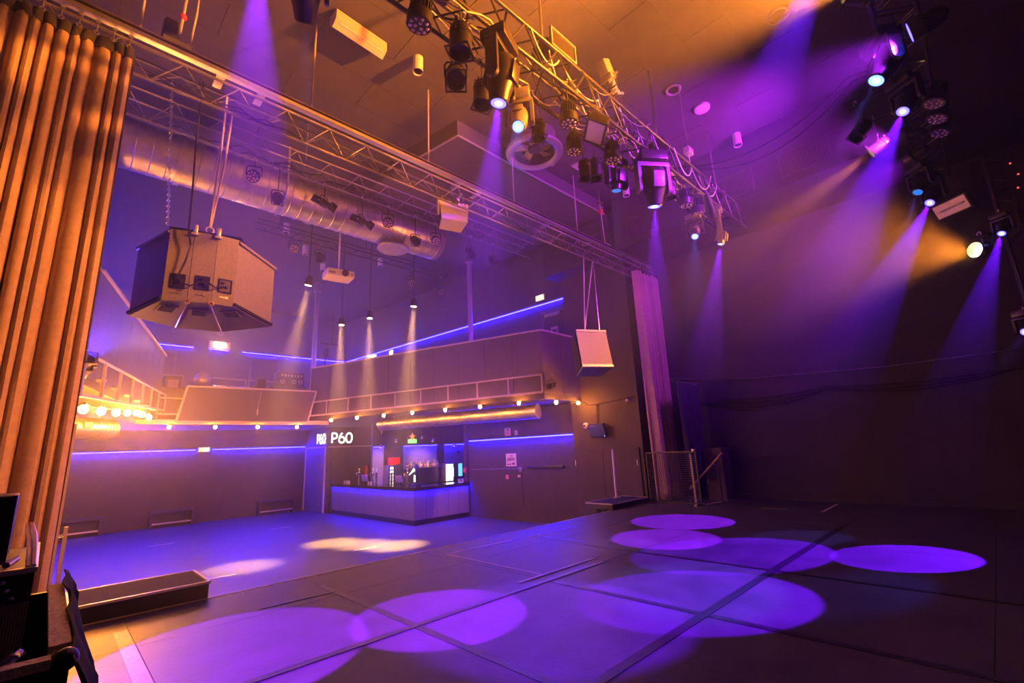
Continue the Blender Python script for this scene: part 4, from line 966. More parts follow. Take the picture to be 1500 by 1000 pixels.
# ================================================================== FOREGROUND GEAR BY THE CAMERA
tr = thing('open_trunk', 'open black trunk with gold-lit foam rims under the amplifier', 'trunk', (-.75, 1.9, 0))
B().box((0, 0, 0), (.86, .03, .93)).box((0, 1.13, 0), (.86, 1.16, .93)).box((0, .03, 0), (.03, 1.13, .93)).box((.83, .03, 0), (.86, 1.13, .93)).box((.03, .03, 0), (.83, 1.13, .03)).build('shell', M['flight'], tr, smooth=False)
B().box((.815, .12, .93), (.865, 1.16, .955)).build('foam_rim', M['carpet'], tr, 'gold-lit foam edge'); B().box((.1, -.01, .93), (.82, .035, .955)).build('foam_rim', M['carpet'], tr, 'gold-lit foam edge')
B().ball((.85, .01, .94), .03, 12, 8).build('ball_corner', M['black'], tr)
rk = thing('ribbed_rack', 'ribbed grey rack standing inside the open trunk', 'rack', (-.55, 2.2, .032))
B().box((0, .02, 0), (.56, .55, 1.02)).build('body', M['flight'], rk)
for k in range(9): B().box((.50 + k * .0068, .005, .84), (.5045 + k * .0068, .02, 1.02)).build('rib', M['grey'], rk)
B().box((.0, .005, .84), (.49, .018, 1.02)).build('ribbed_panel', M['grey'], rk)
B().ball((.545, -.005, .86), .035, 16, 10).build('ball_corner', M['chrome'], rk, 'shiny ball corner')
ty = thing('flight_case_tray', 'shallow flight case with aluminium edge and three rivets', 'flight case', (-.72, 2.2, 1.055))
B().box((0, 0, 0), (.73, .72, .085)).build('tray', M['flight'], ty, smooth=False)
B().box((-.004, -.006, .085), (.736, .02, .10)).box((.715, .02, .085), (.736, .72, .10)).build('edge_profile', M['alu'], ty)
for k in range(3): B(T(.665 + .012 * k, -.002, .066 - k * .024) @ RX(pi / 2)).lathe([(.007, -.002), (.006, .003), (.001, .005)], 10).build('rivet', M['chrome'], ty)
B().tube([(.725, .02, .10), (.722, .12, .135), (.715, .28, .17), (.70, .42, .20)], .008, 6).tube([(.712, .02, .10), (.709, .12, .130), (.702, .28, .165), (.69, .42, .195)], .006, 6).build('lid_stay', M['alu'], ty)
B().cyl((.66, .16, .095), (.68, .22, .105), .010, seg=8).build('latch', M['silver'], ty)
am = thing('amplifier', 'black amplifier box with vented top on the flight case tray', 'amplifier', (-.65, 2.34, 1.157))
B().box((0, 0, 0), (.585, .32, .215), .008).build('body', M['flight'], am)
for k in range(11): B().box((.05 + k * .045, .07, .215), (.075 + k * .045, .25, .219)).build('vent', M['grey'], am)
B().box((.578, -.003, .0), (.588, .01, .215)).build('corner_trim', M['black'], am)
# black cloth over the trunk side
nx, ny = 16, 12; vs = []; fs = []; rnd = random.Random(4)
for j in range(ny + 1):
    for i in range(nx + 1):
        u = i / nx; v = j / ny
        y = 3.25 - 1.5 * u + .05 * sin(v * 7 + u * 5)
        x = .115 + (.03 + .26 * u) * v ** .8 + .02 * (1 + sin(u * 19 + v * 2.5)) * (.3 + v) + rnd.uniform(-.006, .006)
        z = .985 - .03 * u - (.16 + 1.0 * u) * v - .03 * sin(u * 13) * v
        vs.append((x, y, max(.012, z)))
for j in range(ny):
    for i in range(nx):
        a = j * (nx + 1) + i; fs.append((a, a + 1, a + nx + 2, a + nx + 1))
o = B().add(vs, fs).build('black_cloth', M['cloth']); md = o.modifiers.new('thickness', 'SOLIDIFY'); md.thickness = .006
tag(o, 'crumpled black cloth hanging over the trunk side', 'cloth')

# ================================================================== HALL FURNITURE AND WALL THINGS
def bench(x0, x1, label):
    e = thing('wall_bench', label, 'bench', (x0, 22.6, FLOOR_Z), group='benches along the back wall'); w = x1 - x0
    B().box((0, 0, .52), (w, .34, .60)).build('seat', M['darkwood'], e)
    for x in (0, w - .07): B().box((x, .0, 0), (x + .07, .34, .52)).build('leg', M['darkwood'], e)
    B().box((.07, .03, .12), (w - .07, .09, .17)).build('foot_rail', M['steel'], e)
bench(.2, 1.6, 'low dark bench at the back wall beside the curtain'); bench(2.96, 4.33, 'low dark bench under the exit sign'); bench(6.68, 8.15, 'low dark bench next to the panelled door')
tag(B().box((.1, 22.93, 1.28), (6.1, 22.995, 1.32)).build('wall_ledge', M['darkwood']), 'thin dark ledge along the back wall under the blue strip', 'ledge')

def exit_sign(loc, rz, label, w=.36, h=.17):
    e = thing('exit_sign', label, 'exit sign', loc, rz)
    B().box((-w / 2, 0, -h / 2), (w / 2, .05, h / 2), .008).build('housing', M['white'], e)
    B().box((-w / 2 + .02, -.006, -h / 2 + .02), (w / 2 - .02, .0, h / 2 - .02)).build('green_panel', M['exit'], e)
    b = B(); b.box((-.02, -.010, -h * .32), (.0, -.006, h * .1)).box((-.05, -.010, -.012), (.04, -.006, .010)).ball((-.008, -.010, h * .22), .016, 8, 4).box((.07, -.010, -h * .32), (.13, -.006, h * .32)); b.build('running_figure', M['exitw'], e)
exit_sign((4.52, 22.93, 1.99), 0, 'lit exit sign between two blue strips on the back wall', .42, .2)
exit_sign((xr(10.0) - .10, 10.0, 6.42), radians(-85), 'lit exit sign above the long gallery strip', .38, .22)
exit_sign((xr(20.2) - .12, 20.2, 6.05), radians(-60), 'tilted lit sign at the far end of the gallery wall', .55, .22)
gl = thing('gallery_lamp', 'bright box lamp on the gallery back wall', 'wall lamp', (4.70, 22.86, 6.42)); B().box((-.40, .02, -.16), (.40, .13, .16)).build('housing', M['rail'], gl); B().box((-.20, .0, -.10), (.20, .02, .10)).build('glowing_panel', M['lgallery'], gl)
gl = thing('gallery_lamp', 'bright lamp at the near end of the bulb-lit gallery strip', 'wall lamp', (xr(18.6) - .14, 18.6, 5.98)); B().box((.02, -.14, -.1), (.13, .14, .1)).build('housing', M['rail'], gl); B().box((.0, -.11, -.07), (.02, .11, .07)).build('glowing_panel', M['lgallery'], gl)
# gallery doors on the back wall
for k, (x, lab) in enumerate(((2.6, 'blue-lit gallery door by the left balcony'), (6.6, 'blue-lit gallery door behind the mixing booth'))):
    d = struct(thing('door_%d' % (k + 3), lab, 'door', (x, 22.93, 2.91)), lab, 'door'); B().box((-.55, 0, .01), (.55, .06, 3.0)).build('leaf', M['hallwall'], d); B().box((-.62, -.02, .0), (-.55, .06, 3.08)).box((.55, -.02, .0), (.62, .06, 3.08)).box((-.62, -.02, 3.0), (.62, .06, 3.08)).build('frame', M['door'], d)
d = struct(thing('door_5', 'gallery door with sign plate and closer', 'door', (xr(9.5) - .005, 9.52, 2.91)), 'gallery door with sign plate and closer near the right hanging speaker', 'door')
d.rotation_euler = (0, 0, .08)
B().box((-.05, -.42, .0), (0, .42, 2.9)).build('leaf', M['hallwall'], d); B().box((-.07, -.5, .0), (0, -.42, 2.98)).box((-.07, .42, .0), (0, .5, 2.98)).box((-.07, -.42, 2.9), (0, .42, 2.98)).build('frame', M['door'], d); B().box((-.16, -.30, 2.74), (-.05, .30, 2.86)).build('door_closer', M['silver'], d); B().box((-.06, -.14, 2.05), (-.05, .14, 2.4)).build('sign_plate', M['poster'], d); B().box((-.064, -.09, 2.12), (-.06, .09, 2.3)).build('pictogram', M['ink'], d)

# panelled door beside the bar
d = struct(thing('door_1', 'blue-grey panelled door beside the bar', 'door', (8.65, 21.75, FLOOR_Z)), 'blue-grey panelled door beside the bar', 'door')
for k in range(4): B().box((-.03, -1.05 + k * .525 + .004, .02), (-.001, -1.05 + (k + 1) * .525 - .004, 2.72)).build('door_panel', M['door'], d)
B().box((-.06, -1.13, 0), (0, -1.05, 2.80)).box((-.06, 1.05, 0), (0, 1.13, 2.80)).box((-.06, -1.05, 2.72), (0, 1.05, 2.80)).build('frame', M['rail'], d)
for z in (.35, 1.35, 1.95, 2.4): B().cb((-.04, -.5, z), (.03, .05, .08), .006).build('knob', M['brass'], d)

# stage doors on the right wall
d = struct(thing('door_2', 'double stage door in the brown wall', 'door', (11.28, 7.95, FLOOR_Z)), 'double stage door in the brown wall', 'door')
for a, b in ((-1.12, -.005), (.005, 1.0)): B().box((-.025, a, .01), (-.001, b, 2.16)).build('leaf', M['hallwall'], d)
B().box((-.04, -1.18, 2.16), (-.001, 1.04, 2.20)).box((-.04, -1.18, 0), (-.001, -1.13, 2.16)).build('frame', M['hallwall'], d)
for y in (-1.10, .98): B().cb((-.035, y, 1.8), (.02, .03, .16), .004).build('hinge', M['silver'], d)
p = thing('white_pole', 'slim white pole standing on the bass cabinet before the stage doors', 'pole', (10.42, 7.05, .13)); B().cyl((0, 0, .015), (.02, .0, 1.2), .03, seg=12).build('tube', M['white'], p); B().cyl((0, 0, 0), (0, 0, .015), .10, seg=16).build('base', M['steel'], p); B().tube([(.03, 0, .12), (.16, -.02, .12), (.16, -.02, .17)], .014, 6).build('side_valve', M['steel'], p)
tv = thing('wall_screen', 'small dark screen tilted down on the brown wall', 'screen', (11.15, 7.98, 1.86)); Q = RZ(radians(-14)) @ RY(radians(-14))
B(Q).box((-.03, -.33, -.19), (.03, .33, .19), .01).build('bezel', M['black'], tv); B(Q).box((-.034, -.31, -.17), (-.03, .31, .17)).build('display', M['screen'], tv); B(Q).box((-.037, .02, .125), (-.034, .28, .15)).build('caption_bar', M['grey'], tv); B(Q).cb((-.036, -.28, -.165), (.006, .03, .02)).build('status_light', M['greenled'], tv)
B().tube([(.03, -.02, .05), (.10, -.02, .15), (.12, -.02, .75)], .012, 6).tube([(.03, .04, .05), (.11, .05, .2), (.12, .04, .75)], .010, 6).build('cable', M['cable'], tv); B().cyl((.0, 0, 0), (.13, 0, .02), .03, seg=8).build('wall_arm', M['black'], tv)
dc = thing('dome_camera', 'round white security camera on the wall below the bulbs', 'security camera', (11.27, 8.45, 2.02)); B(RY(-pi / 2)).lathe([(.09, 0), (.09, .05), (.05, .10), (.01, .11)], 20).build('housing', M['white'], dc); B(T(-.10, 0, -.0)).ball((0, 0, 0), .035, 12, 8).build('lens', M['lens'], dc)
tag(B().tube([(11.255, 8.50, 2.74), (11.255, 8.28, 2.60), (11.255, 7.5, 2.64), (11.255, 6.75, 2.70)], .014, 6).build('wall_cable', M['cable']), 'black cable along the wall above the small screen', 'cable')
e = thing('festoon_bulb', 'unlit round bulb on the wall cable by the right curtain', 'light bulb', (11.20, 6.95, 2.64)); B().ball((0, 0, -.03), .045, 12, 8).build('bulb_glass', M['white'], e); B().cyl((0, 0, 0), (.05, 0, .03), .02, seg=8).build('socket', M['black'], e)
def wall_plate(name, label, cat, y0, y1, z0, z1, m, marks=(), thick=.015):
    e = thing(name, label, cat, (xr((y0 + y1) / 2) - .002, (y0 + y1) / 2, z0)); e.rotation_euler = (0, 0, .08); w = abs(y1 - y0)
    B().box((-thick, -w / 2, 0), (0, w / 2, z1 - z0)).build('plate', M[m], e)
    for (a, b, c, d_, mm_) in marks: B().box((-thick - .003, w * (a - .5), c * (z1 - z0)), (-thick, w * (b - .5), d_ * (z1 - z0))).build('print', M[mm_], e)
    return e
wall_plate('wall_poster', 'pale square notice on the wall between bar and stage doors', 'poster', 11.47, 11.93, .88, 1.30, 'poster', ((.2, .8, .60, .66, 'ink'), (.12, .88, .48, .56, 'ink'), (.5, .85, .40, .44, 'ink'), (.15, .4, .12, .26, 'ink'), (.5, .9, .12, .2, 'ink'), (.3, .6, .78, .84, 'ink')))
wall_plate('safety_sign', 'red and white sign above the blue strip near the bar', 'sign', 11.68, 11.94, 1.90, 2.16, 'poster', ((.2, .8, .1, .6, 'pink'), (.25, .6, .68, .9, 'ink')))
wall_plate('call_point', 'small pale switch box above the blue strip', 'switch', 11.36, 11.47, 1.90, 2.06, 'white', ((.3, .7, .3, .7, 'pink'),), .04)
wall_plate('service_hatch', 'flush service hatch with two stickers low on the wall', 'hatch', 11.25, 12.0, -.35, .62, 'hallwall', ((.78, .95, .84, .98, 'pink'), (.08, .24, .90, .98, 'poster')), .02)
e = thing('wall_rail', 'dark padded rail on the wall next to the stage doors', 'rail', (xr(10.25), 10.25, .80)); e.rotation_euler = (0, 0, .08); B().box((-.10, -.72, 0), (-.04, .72, .10), .01).build('rail', M['black'], e)
for y in (-.5, .5): B().box((-.04, y - .03, .03), (.0, y + .03, .07)).build('bracket', M['black'], e)
e = thing('wall_conduit', 'thin grey conduit with switch box on the wall beside the bar', 'conduit', (xr(12.4), 12.4, .79)); e.rotation_euler = (0, 0, .08); B().cyl((-.03, -1.1, 0), (-.03, 1.25, .0), .014, seg=8).build('pipe', M['grey'], e); B().cb((-.03, -1.12, -.02), (.06, .14, .16), .01).build('switch_box', M['grey'], e)
for y in (-.6, .2, .9): B().box((-.045, y - .02, -.025), (0, y + .02, .025)).build('clip', M['grey'], e)
struct(B().box((xr(13.8) - .06, 13.81, FLOOR_Z), (11.48, 14.0, 2.74)).build('trim_1', M['darkwood']), 'dark wooden post at the end of the bar', 'post')
e = thing('fire_call_point', 'small red fire alarm box on the wooden post', 'alarm', (11.02, 13.905, .68)); B().box((-.04, -.08, 0), (.018, .08, .18), .008).build('box', M['red'], e); B().box((-.045, -.04, .06), (-.04, .04, .12)).build('window', M['white'], e)

# ================================================================== MIXING BOOTH
bo = thing('booth_board', 'large dark board in a cream frame under the mixing booth', 'board', (2.57, 17.08, 2.70))
Q = Matrix(); P4 = [(0, 0, 0), (3.86, 0, 0), (4.08, -.10, 1.10), (.18, -.10, 1.06)]
B().add([Vector(p) + Vector((0, d_, 0)) for d_ in (0, .03) for p in P4], HEX).build('panel', M['parapet'], bo, smooth=False)
for a, b in ((0, 1), (1, 2), (2, 3), (3, 0)): oriented_box(B(), Vector(P4[a]) + Vector((0, -.015, 0)), Vector(P4[b]) + Vector((0, -.015, 0)), .05, .05).build('frame_bar', M['rail'], bo)
B().cyl((2.25, -.11, 1.0), (2.2, -.04, .42), .007, seg=6).cyl((2.2, -.04, .42), (2.2, -.035, .22), .022, seg=8).build('pull_cord', M['rail'], bo)
B().box((-.95, .05, -.08), (4.65, .11, .06)).build('lower_beam', M['rail'], bo)
for x in (.3, 3.5): B().box((x, .0, .3), (x + .08, .27, .36)).build('bracket', M['rail'], bo)
ds = thing('booth_desk', 'long booth desk on the balcony behind the framed board', 'desk', (2.7, 17.45, 2.90)); B().box((0, 0, .82), (3.8, .9, .90)).build('desk_top', M['parapet'], ds)
for x in (.05, 1.85, 3.6): B().box((x, .05, 0), (x + .1, .8, .82)).build('support', M['parapet'], ds)
for x in (.2, 1.9, 3.3): B().box((x, -.02, .90), (x + .28, .14, .95)).build('lamp_strip', M['rail'], ds)
s = thing('booth_speaker', 'tall dark speaker standing at the end of the booth desk', 'loudspeaker', (2.45, 17.55, 2.90)); B().box((-.22, 0, .0), (.22, .4, 1.25), .01).build('cabinet', M['black'], s); B().box((-.14, -.012, .85), (.14, .0, 1.12)).build('horn', M['grey'], s); B(T(0, -.005, .45) @ RX(pi / 2)).lathe([(.17, 0), (.15, .01), (.06, -.02), (.001, -.02)], 20).build('woofer', M['spkdark'], s)
b = thing('mirror_ball', 'round ball on a stand on the booth desk', 'ball', (3.25, 17.75, 3.80)); B().ball((0, 0, .30), .24, 20, 14).build('sphere', M['silver'], b); B().cyl((0, 0, 0), (0, 0, .07), .10, seg=14).build('stand', M['black'], b); B(T(0, 0, .30)).torus(.243, .012, 28, 6).build('equator_band', M['rail'], b)
m_ = thing('mixing_console', 'wide mixing console on the booth desk', 'mixer', (4.15, 17.6, 3.80)); B().add([(-.55, 0, 0), (.55, 0, 0), (.55, .5, 0), (-.55, .5, 0), (-.55, 0, .08), (.55, 0, .08), (.55, .5, .20), (-.55, .5, .20)], HEX).build('surface', M['grey'], m_, smooth=False)
for k in range(14): B().box((-.5 + k * .072, .05, .095), (-.48 + k * .072, .2, .14)).build('fader', M['white'], m_)
l_ = thing('desk_monitor', 'dark monitor box standing on the booth desk', 'monitor', (5.0, 17.7, 3.80)); B().box((-.16, 0, 0), (.16, .3, .45), .01).build('cabinet', M['black'], l_); B().box((-.13, -.006, .05), (.13, .0, .4)).build('face', M['spkdark'], l_)
r_ = thing('equipment_rack', 'equipment rack with glinting controls at the booth end', 'rack', (5.9, 17.6, 3.80)); B().box((-.50, 0, 0), (.62, .5, .24)).build('lower_unit', M['fixture'], r_); B().box((-.40, .03, .24), (.55, .5, .74), .01).build('case', M['fixture'], r_); B().box((-.30, .02, .54), (.50, .03, .70)).build('panel', M['black'], r_)
for k in range(7): B().cb((-.24 + k * .11, .015, .62), (.05, .02, .09 if k % 2 else .05)).build('module', M['rail'] if k % 3 else M['silver'], r_)
for x in (-.22, .18, .40): B(T(x, .02, .39) @ RX(pi / 2)).torus(.06, .012, 14, 6).build('reel', M['silver'], r_)
for x, lab in ((2.2, 'by the booth speaker'), (4.2, 'behind the console'), (5.68, 'behind the rack')):
    e = thing('gallery_rail', 'plain pipe rail on the gallery floor ' + lab, 'railing', (x, 19.2, 2.90), group='pipe rails behind the booth'); B().tube([(-.7, 0, 0), (-.7, 0, 1.5), (.7, 0, 1.5), (.7, 0, 0)], .028, 8).build('pipe', M['rail'], e)
# lighting pole rising from the booth end
e = thing('booth_stand', 'tall thin pole with a dark lamp beside the booth', 'stand', (7.15, 17.55, 2.90)); B().cyl((0, 0, 0), (0, 0, 2.9), .03, seg=10).build('pole', M['fixture'], e); B().cb((.02, 0, 2.5), (.16, .16, .32), .03).build('lamp_body', M['black'], e); B().cyl((-.2, 0, 2.86), (.5, 0, 2.86), .02, seg=8).cyl((.22, 0, 2.86), (.26, 0, 4.2), .012, seg=6).build('cross_arm', M['fixture'], e); B().cyl((0, 0, 0), (0, 0, .02), .18, seg=16).build('foot', M['fixture'], e)
# dark projector-like lamp at the balcony left rail
e, A = profile_spot((.2, 9.62, 3.0), (.55, 7.2, 3.75), 3.20, 'dark spotlight clamped to the left balcony rail', .9, M['fixture'])
spot(e, A @ T(0, 0, -.32), (.08, .03, 1.), 1600, 50, .8)  # added blue beam onto the speaker cluster; the fixture itself is unlit
profile_spot((9.75, 8.375, 3.12), (8.2, 7.8, 2.7), 3.40, 'dark spotlight in the corner of the right balcony rail', .7, M['fixture'])

# ================================================================== BAR
br = thing('bar_counter', 'corner bar counter with pale textured cladding and blue glow', 'bar', (8.74, 13.76, FLOOR_Z))
BX, BY = 2.3, 6.3            # lengths of the two fronts
def Lsh(o, w): return [(-o, -o), (BX, -o), (BX, w), (w, w), (w, BY), (-o, BY)]
B().prism(Lsh(-.06, .62), 0, .17).build('plinth', M['black'], br)
B().prism(Lsh(-.02, .60), .17, 1.13).build('carcass', M['black'], br)
wt = B().prism(Lsh(.07, .72), 1.14, 1.20).build('worktop', M['bartop'], br)
B().box((-.07, -.07, 1.085), (-.055, BY, 1.14)).box((-.055, -.07, 1.085), (BX, -.055, 1.14)).build('worktop_lip', M['bartop'], wt)
n = 5; w = BX / n
pm = B().box((.004, -.0, 0), (w - .004, .022, .955)).mesh('front_panel', M['barfront'], False)
for k in range(n): link('front_panel', pm, br, loc=(k * w, -.004, .172))
n = 12; w = BY / n
pm = B().box((0, .004, 0), (.022, w - .004, .955)).mesh('front_panel', M['barfront'], False)
for k in range(n): link('front_panel', pm, br, loc=(-.004, k * w, .172))
B().box((-.045, .0, 1.110), (-.025, BY, 1.130)).box((-.025, -.045, 1.110), (BX, -.025, 1.130)).build('light_strip', M['ledblue'], br)
B().prism([(-.03, BY), (.6, BY), (.6, BY + .08), (-.03, BY + .08)], 0, 1.13).build('end_panel', M['darkwood'], br)

GT = 'beer taps on the bar'
def tap(x, y, lab):
    e = thing('beer_tap', lab, 'beer tap', (x, y, .352), group=GT)
    B().lathe([(.06, 0), (.06, .015), (.045, .03), (.04, .40), (.05, .42), (.04, .45)], 16).build('column', M['chrome'], e)
    B().tube([(0, 0, .40), (-.06, 0, .42), (-.12, 0, .40), (-.13, 0, .34)], .014, 8).build('spout', M['chrome'], e)
    B().cyl((0, 0, .45), (0, 0, .53), .012, seg=8).ball((0, 0, .56), .036, 12, 8).build('handle', M['white'], e)
for x, y, lab in ((9.25, 18.7, 'slim brass beer tap at the far end of the bar'), (9.25, 17.55, 'slim brass beer tap, far one of the close pair'), (9.25, 17.25, 'slim brass beer tap, near one of the close pair'), (9.25, 16.1, 'slim brass beer tap between the pair and the corner'), (9.25, 15.0, 'slim brass beer tap closest to the lit tap tower')): tap(x, y, lab)
e = thing('tap_tower', 'dark tap tower with lit white emblem on the bar corner', 'beer tap', (9.2, 14.35, .352)); B().cb((0, 0, .04), (.2, .3, .08), .01).build('base', M['black'], e); B().cb((0, 0, .40), (.11, .14, .66), .02).build('tower', M['black'], e); B().cb((-.06, 0, .25), (.02, .08, .22), .005).build('lit_badge', M['neon'], e); B().add([(-.062, -.03, .52), (-.062, .36, .36), (-.062, .05, .60), (-.07, -.03, .52), (-.07, .36, .36), (-.07, .05, .60)], [(0, 1, 2), (5, 4, 3), (0, 3, 4, 1), (1, 4, 5, 2), (2, 5, 3, 0)]).build('lit_emblem', M['neon'], e, smooth=False)
for y, lab in ((18.2, 'far till screen on the bar'), (15.55, 'near till screen on the bar')):
    e = thing('till_screen', lab + ' with blue glow', 'till', (9.3, y, .352)); B(RZ(.3) @ RY(-.3)).box((-.02, -.16, .10), (.02, .16, .36), .008).build('display', M['bluepanel'], e); B().cyl((0, 0, .02), (0, 0, .2), .025, seg=8).build('stand', M['black'], e); B().cyl((0, 0, 0), (0, 0, .02), .09, seg=14).build('foot', M['black'], e)
gm = B().lathe([(.025, 0), (.03, .005), (.036, .12), (.033, .12), (.026, .012)], 12).mesh('glass', M['glassc'])
for k in range(9):
    tag(link('drinking_glass', gm, loc=(8.95 + .07 * (k % 2), 19.4 - k * .1 if k < 5 else 17.9 - k * .1, .352)), 'small clear drinking glass on the bar worktop', 'glass', 'glasses on the bar')
for k in range(4): tag(link('drinking_glass', gm, loc=(10.75 + k * .08, 13.95 + .05 * (k % 2), .352)), 'small clear glass at the wall end of the bar', 'glass', 'glasses at the bar end')

# back bar
bb = thing('back_bar', 'dark back bar wall with three blue lit panels', 'back bar', (9.2, 18.2, FLOOR_Z))
B().box((.36, .02, 0), (5.7, .14, 3.58)).build('partition', M['darkwood'], bb)
B().box((.75, -.55, 0), (5.3, .0, .95)).build('base_cabinet', M['black'], bb); B().box((.73, -.58, .95), (5.32, .01, .99)).build('counter', M['bartop'], bb)
for x0, x1 in ((.38, .87), (1.82, 3.58), (4.0, 5.2)):
    p = B().box((x0, .0, 1.0), (x1, .02, 2.64)).build('blue_panel', M['bluepanel'], bb, 'blue lit panel'); B().box((x0, -.05, 2.64), (x1, .02, 2.68)).build('panel_cover', M['black'], bb); B().box((x0 + .02, -.035, 2.62), (x1 - .02, -.02, 2.64)).build('panel_light', M['ledblue'], bb)
B().box((1.80, -.22, 1.66), (3.66, .0, 1.70)).build('bottle_shelf', M['silver'], bb)
B().box((1.82, -.03, 1.0), (3.62, -.005, 1.64)).build('splash_panel', M['steel'], bb)
B().box((4.75, -.03, 2.2), (4.88, .0, 2.34)).build('clock', M['ink'], bb)
BMs = []
for h_, r_2, nk in ((.30, .036, .012), (.34, .034, .013), (.26, .042, .014), (.32, .030, .011)):
    BMs.append([(r_2 * .96, 0), (r_2, .01), (r_2, h_ * .55), (r_2 * .7, h_ * .64), (nk, h_ * .74), (nk, h_), (nk * .6, h_)])
for k in range(20):
    pr = BMs[k % 4]; gm_ = ('glassb', 'glassc', 'glassg', 'glassb', 'glassc')[(k * 3) % 5]
    e = thing('liquor_bottle', 'liquor bottle in the row on the back bar shelf', 'bottle', (11.10 + k * .088, 18.06 + .04 * (k % 2), FLOOR_Z + 1.70), group='bottles on the back bar shelf')
    B().lathe(pr, 12).build('glass_body', M[gm_], e); h_ = pr[-1][1]; B().lathe([(pr[4][0] * 1.2, h_ - .03), (pr[4][0] * 1.2, h_ + .008)], 10).build('cap', M[('red', 'brass', 'white', 'black')[k % 4]], e); r0 = pr[1][0] + .001; B().lathe([(r0, h_ * .18), (r0, h_ * .42)], 12, cap=False).build('bottle_label', M[('poster', 'white', 'red', 'poster')[(k * 7) % 4]], e)
e = thing('bottle_fridge', 'grey drinks cooler with lit lettering strip on the back bar', 'fridge', (10.05, 17.72, .142)); B().box((0, 0, 0), (.62, .45, .88), .01).build('body', M['steel'], e); B().box((.0, -.012, .05), (.26, .0, .84)).build('door', M['black'], e)
for k in range(5): B().box((.06, -.016, .12 + k * .145), (.20, -.012, .22 + k * .145)).build('lit_letter', M['neon'], e)
e = thing('crate', 'red drinks crate standing on the grey cooler', 'crate', (10.2, 17.78, 1.024)); B().box((0, 0, 0), (.42, .32, .30), .01).build('body', M['red'], e)
for k in range(3): B().box((.03, -.006, .05 + k * .085), (.39, .0, .10 + k * .085)).build('slot_rib', M['red'], e)
e = thing('display_fridge', 'bright glass-door fridge at the wall end of the back bar', 'fridge', (12.9, 17.70, .142)); B().box((0, 0, 0), (.95, .45, .80), .01).build('body', M['steel'], e); B().box((.02, -.01, .04), (.40, .0, .76)).build('lit_door', M['fridge'], e); B().box((.72, -.01, .2), (.94, .0, .76)).build('blue_panel', M['fridgeblue'], e); B().cyl((.43, -.03, .2), (.43, -.03, .6), .012, seg=8).build('handle', M['chrome'], e)
for k in range(4): B().box((.02, -.014, .16 + k * .15), (.40, -.010, .175 + k * .15)).build('shelf_line', M['grey'], e)
e = thing('fire_extinguisher', 'red fire extinguisher on the panelled wall by the taps', 'extinguisher', (10.44, 20.38, .50)); B().lathe([(.07, 0), (.075, .02), (.075, .42), (.04, .5), (.025, .52)], 16).build('cylinder', M['red'], e); B().cb((0, 0, .57), (.05, .10, .08), .01).build('valve', M['black'], e); B().tube([(.04, 0, .55), (.11, -.02, .45), (.10, -.02, .2)], .012, 6).build('hose', M['rubber'], e); B().box((-.04, .075, .2), (.04, .12, .4)).build('bracket', M['steel'], e)
e = thing('speaker_box', 'small dark box on the panelled wall beside the extinguisher', 'box', (11.0, 20.4, .95)); B().box((-.2, 0, 0), (.2, .1, .5), .02).build('housing', M['black'], e); B().box((-.15, -.01, .08), (.15, .0, .42)).build('grille', M['spkdark'], e)
# panel lines on the far wall
for k, (x0, x1) in enumerate(((8.82, 9.55), (9.57, 10.9), (10.92, 12.6))):
    struct(B().box((x0, 20.47, FLOOR_Z), (x1, 20.498, 1.86)).build('trim_%d' % (k + 2), M['hallwall']), ('narrow brown wall panel at the door corner', 'brown wall panel behind the far taps', 'widest brown wall panel behind the back bar')[k], 'panel')
struct(B().box((8.66, 20.44, 1.87), (12.6, 20.498, 1.91)).build('trim_5', M['rail']), 'thin pale ledge under the white sign', 'trim')
# lamps and beer sign over the bar
for x, z, lit, lab in ((9.95, 2.00, 'lwarm', 'nearest the taps'), (10.5, 2.10, 'silver', 'unlit, second from the taps'), (11.2, 2.10, 'silver', 'unlit, beside the star sign'), (11.75, 1.98, 'lwarm', 'beside the bottles'), (12.9, 1.75, 'lwarm', 'above the bright fridge'), (9.3, 1.8, 'lwarm', 'above the till')):
    e = thing('track_spot', 'small spot over the back bar ' + lab, 'spotlight', (x, 17.0, z), group='spots over the back bar'); B(RX(.5)).lathe([(.05, -.06), (.055, -.06), (.055, .05), (.02, .07)], 14).build('barrel', M['silver'], e); B(RX(.5)).lathe([(.045, -.066), (.045, -.06)], 14).build('lens', M[lit], e); (spot(e, local_aim((0, 0, 0), (.1, .9, -.9)) @ T(0, 0, -.1), AMBER, 150, 80, 1., .04) if lit == 'lwarm' and x in (9.95, 11.75) else None); B().cyl((0, 0, .05), (0, 0, 2.76 - z), .010, seg=6).build('stem', M['black'], e)
e = thing('beer_sign', 'green and red lit star sign hanging over the back bar', 'sign', (10.9, 17.3, 1.98)); B().box((-.20, -.03, -.10), (.20, .03, .06), .02).build('green_box', M['signgreen'], e)
pts = [((.13 if k % 2 == 0 else .055) * sin(k * pi / 5), (.13 if k % 2 == 0 else .055) * cos(k * pi / 5)) for k in range(10)]
B(T(0, 0, .17) @ RX(pi / 2)).prism(pts, -.02, .02).build('red_star', M['starred'], e, smooth=False); B().cyl((0, 0, .28), (0, 0, .78), .008, seg=6).build('stem', M['black'], e); B().cyl((0, 0, .05), (0, 0, .1), .01, seg=6).build('joint', M['black'], e)

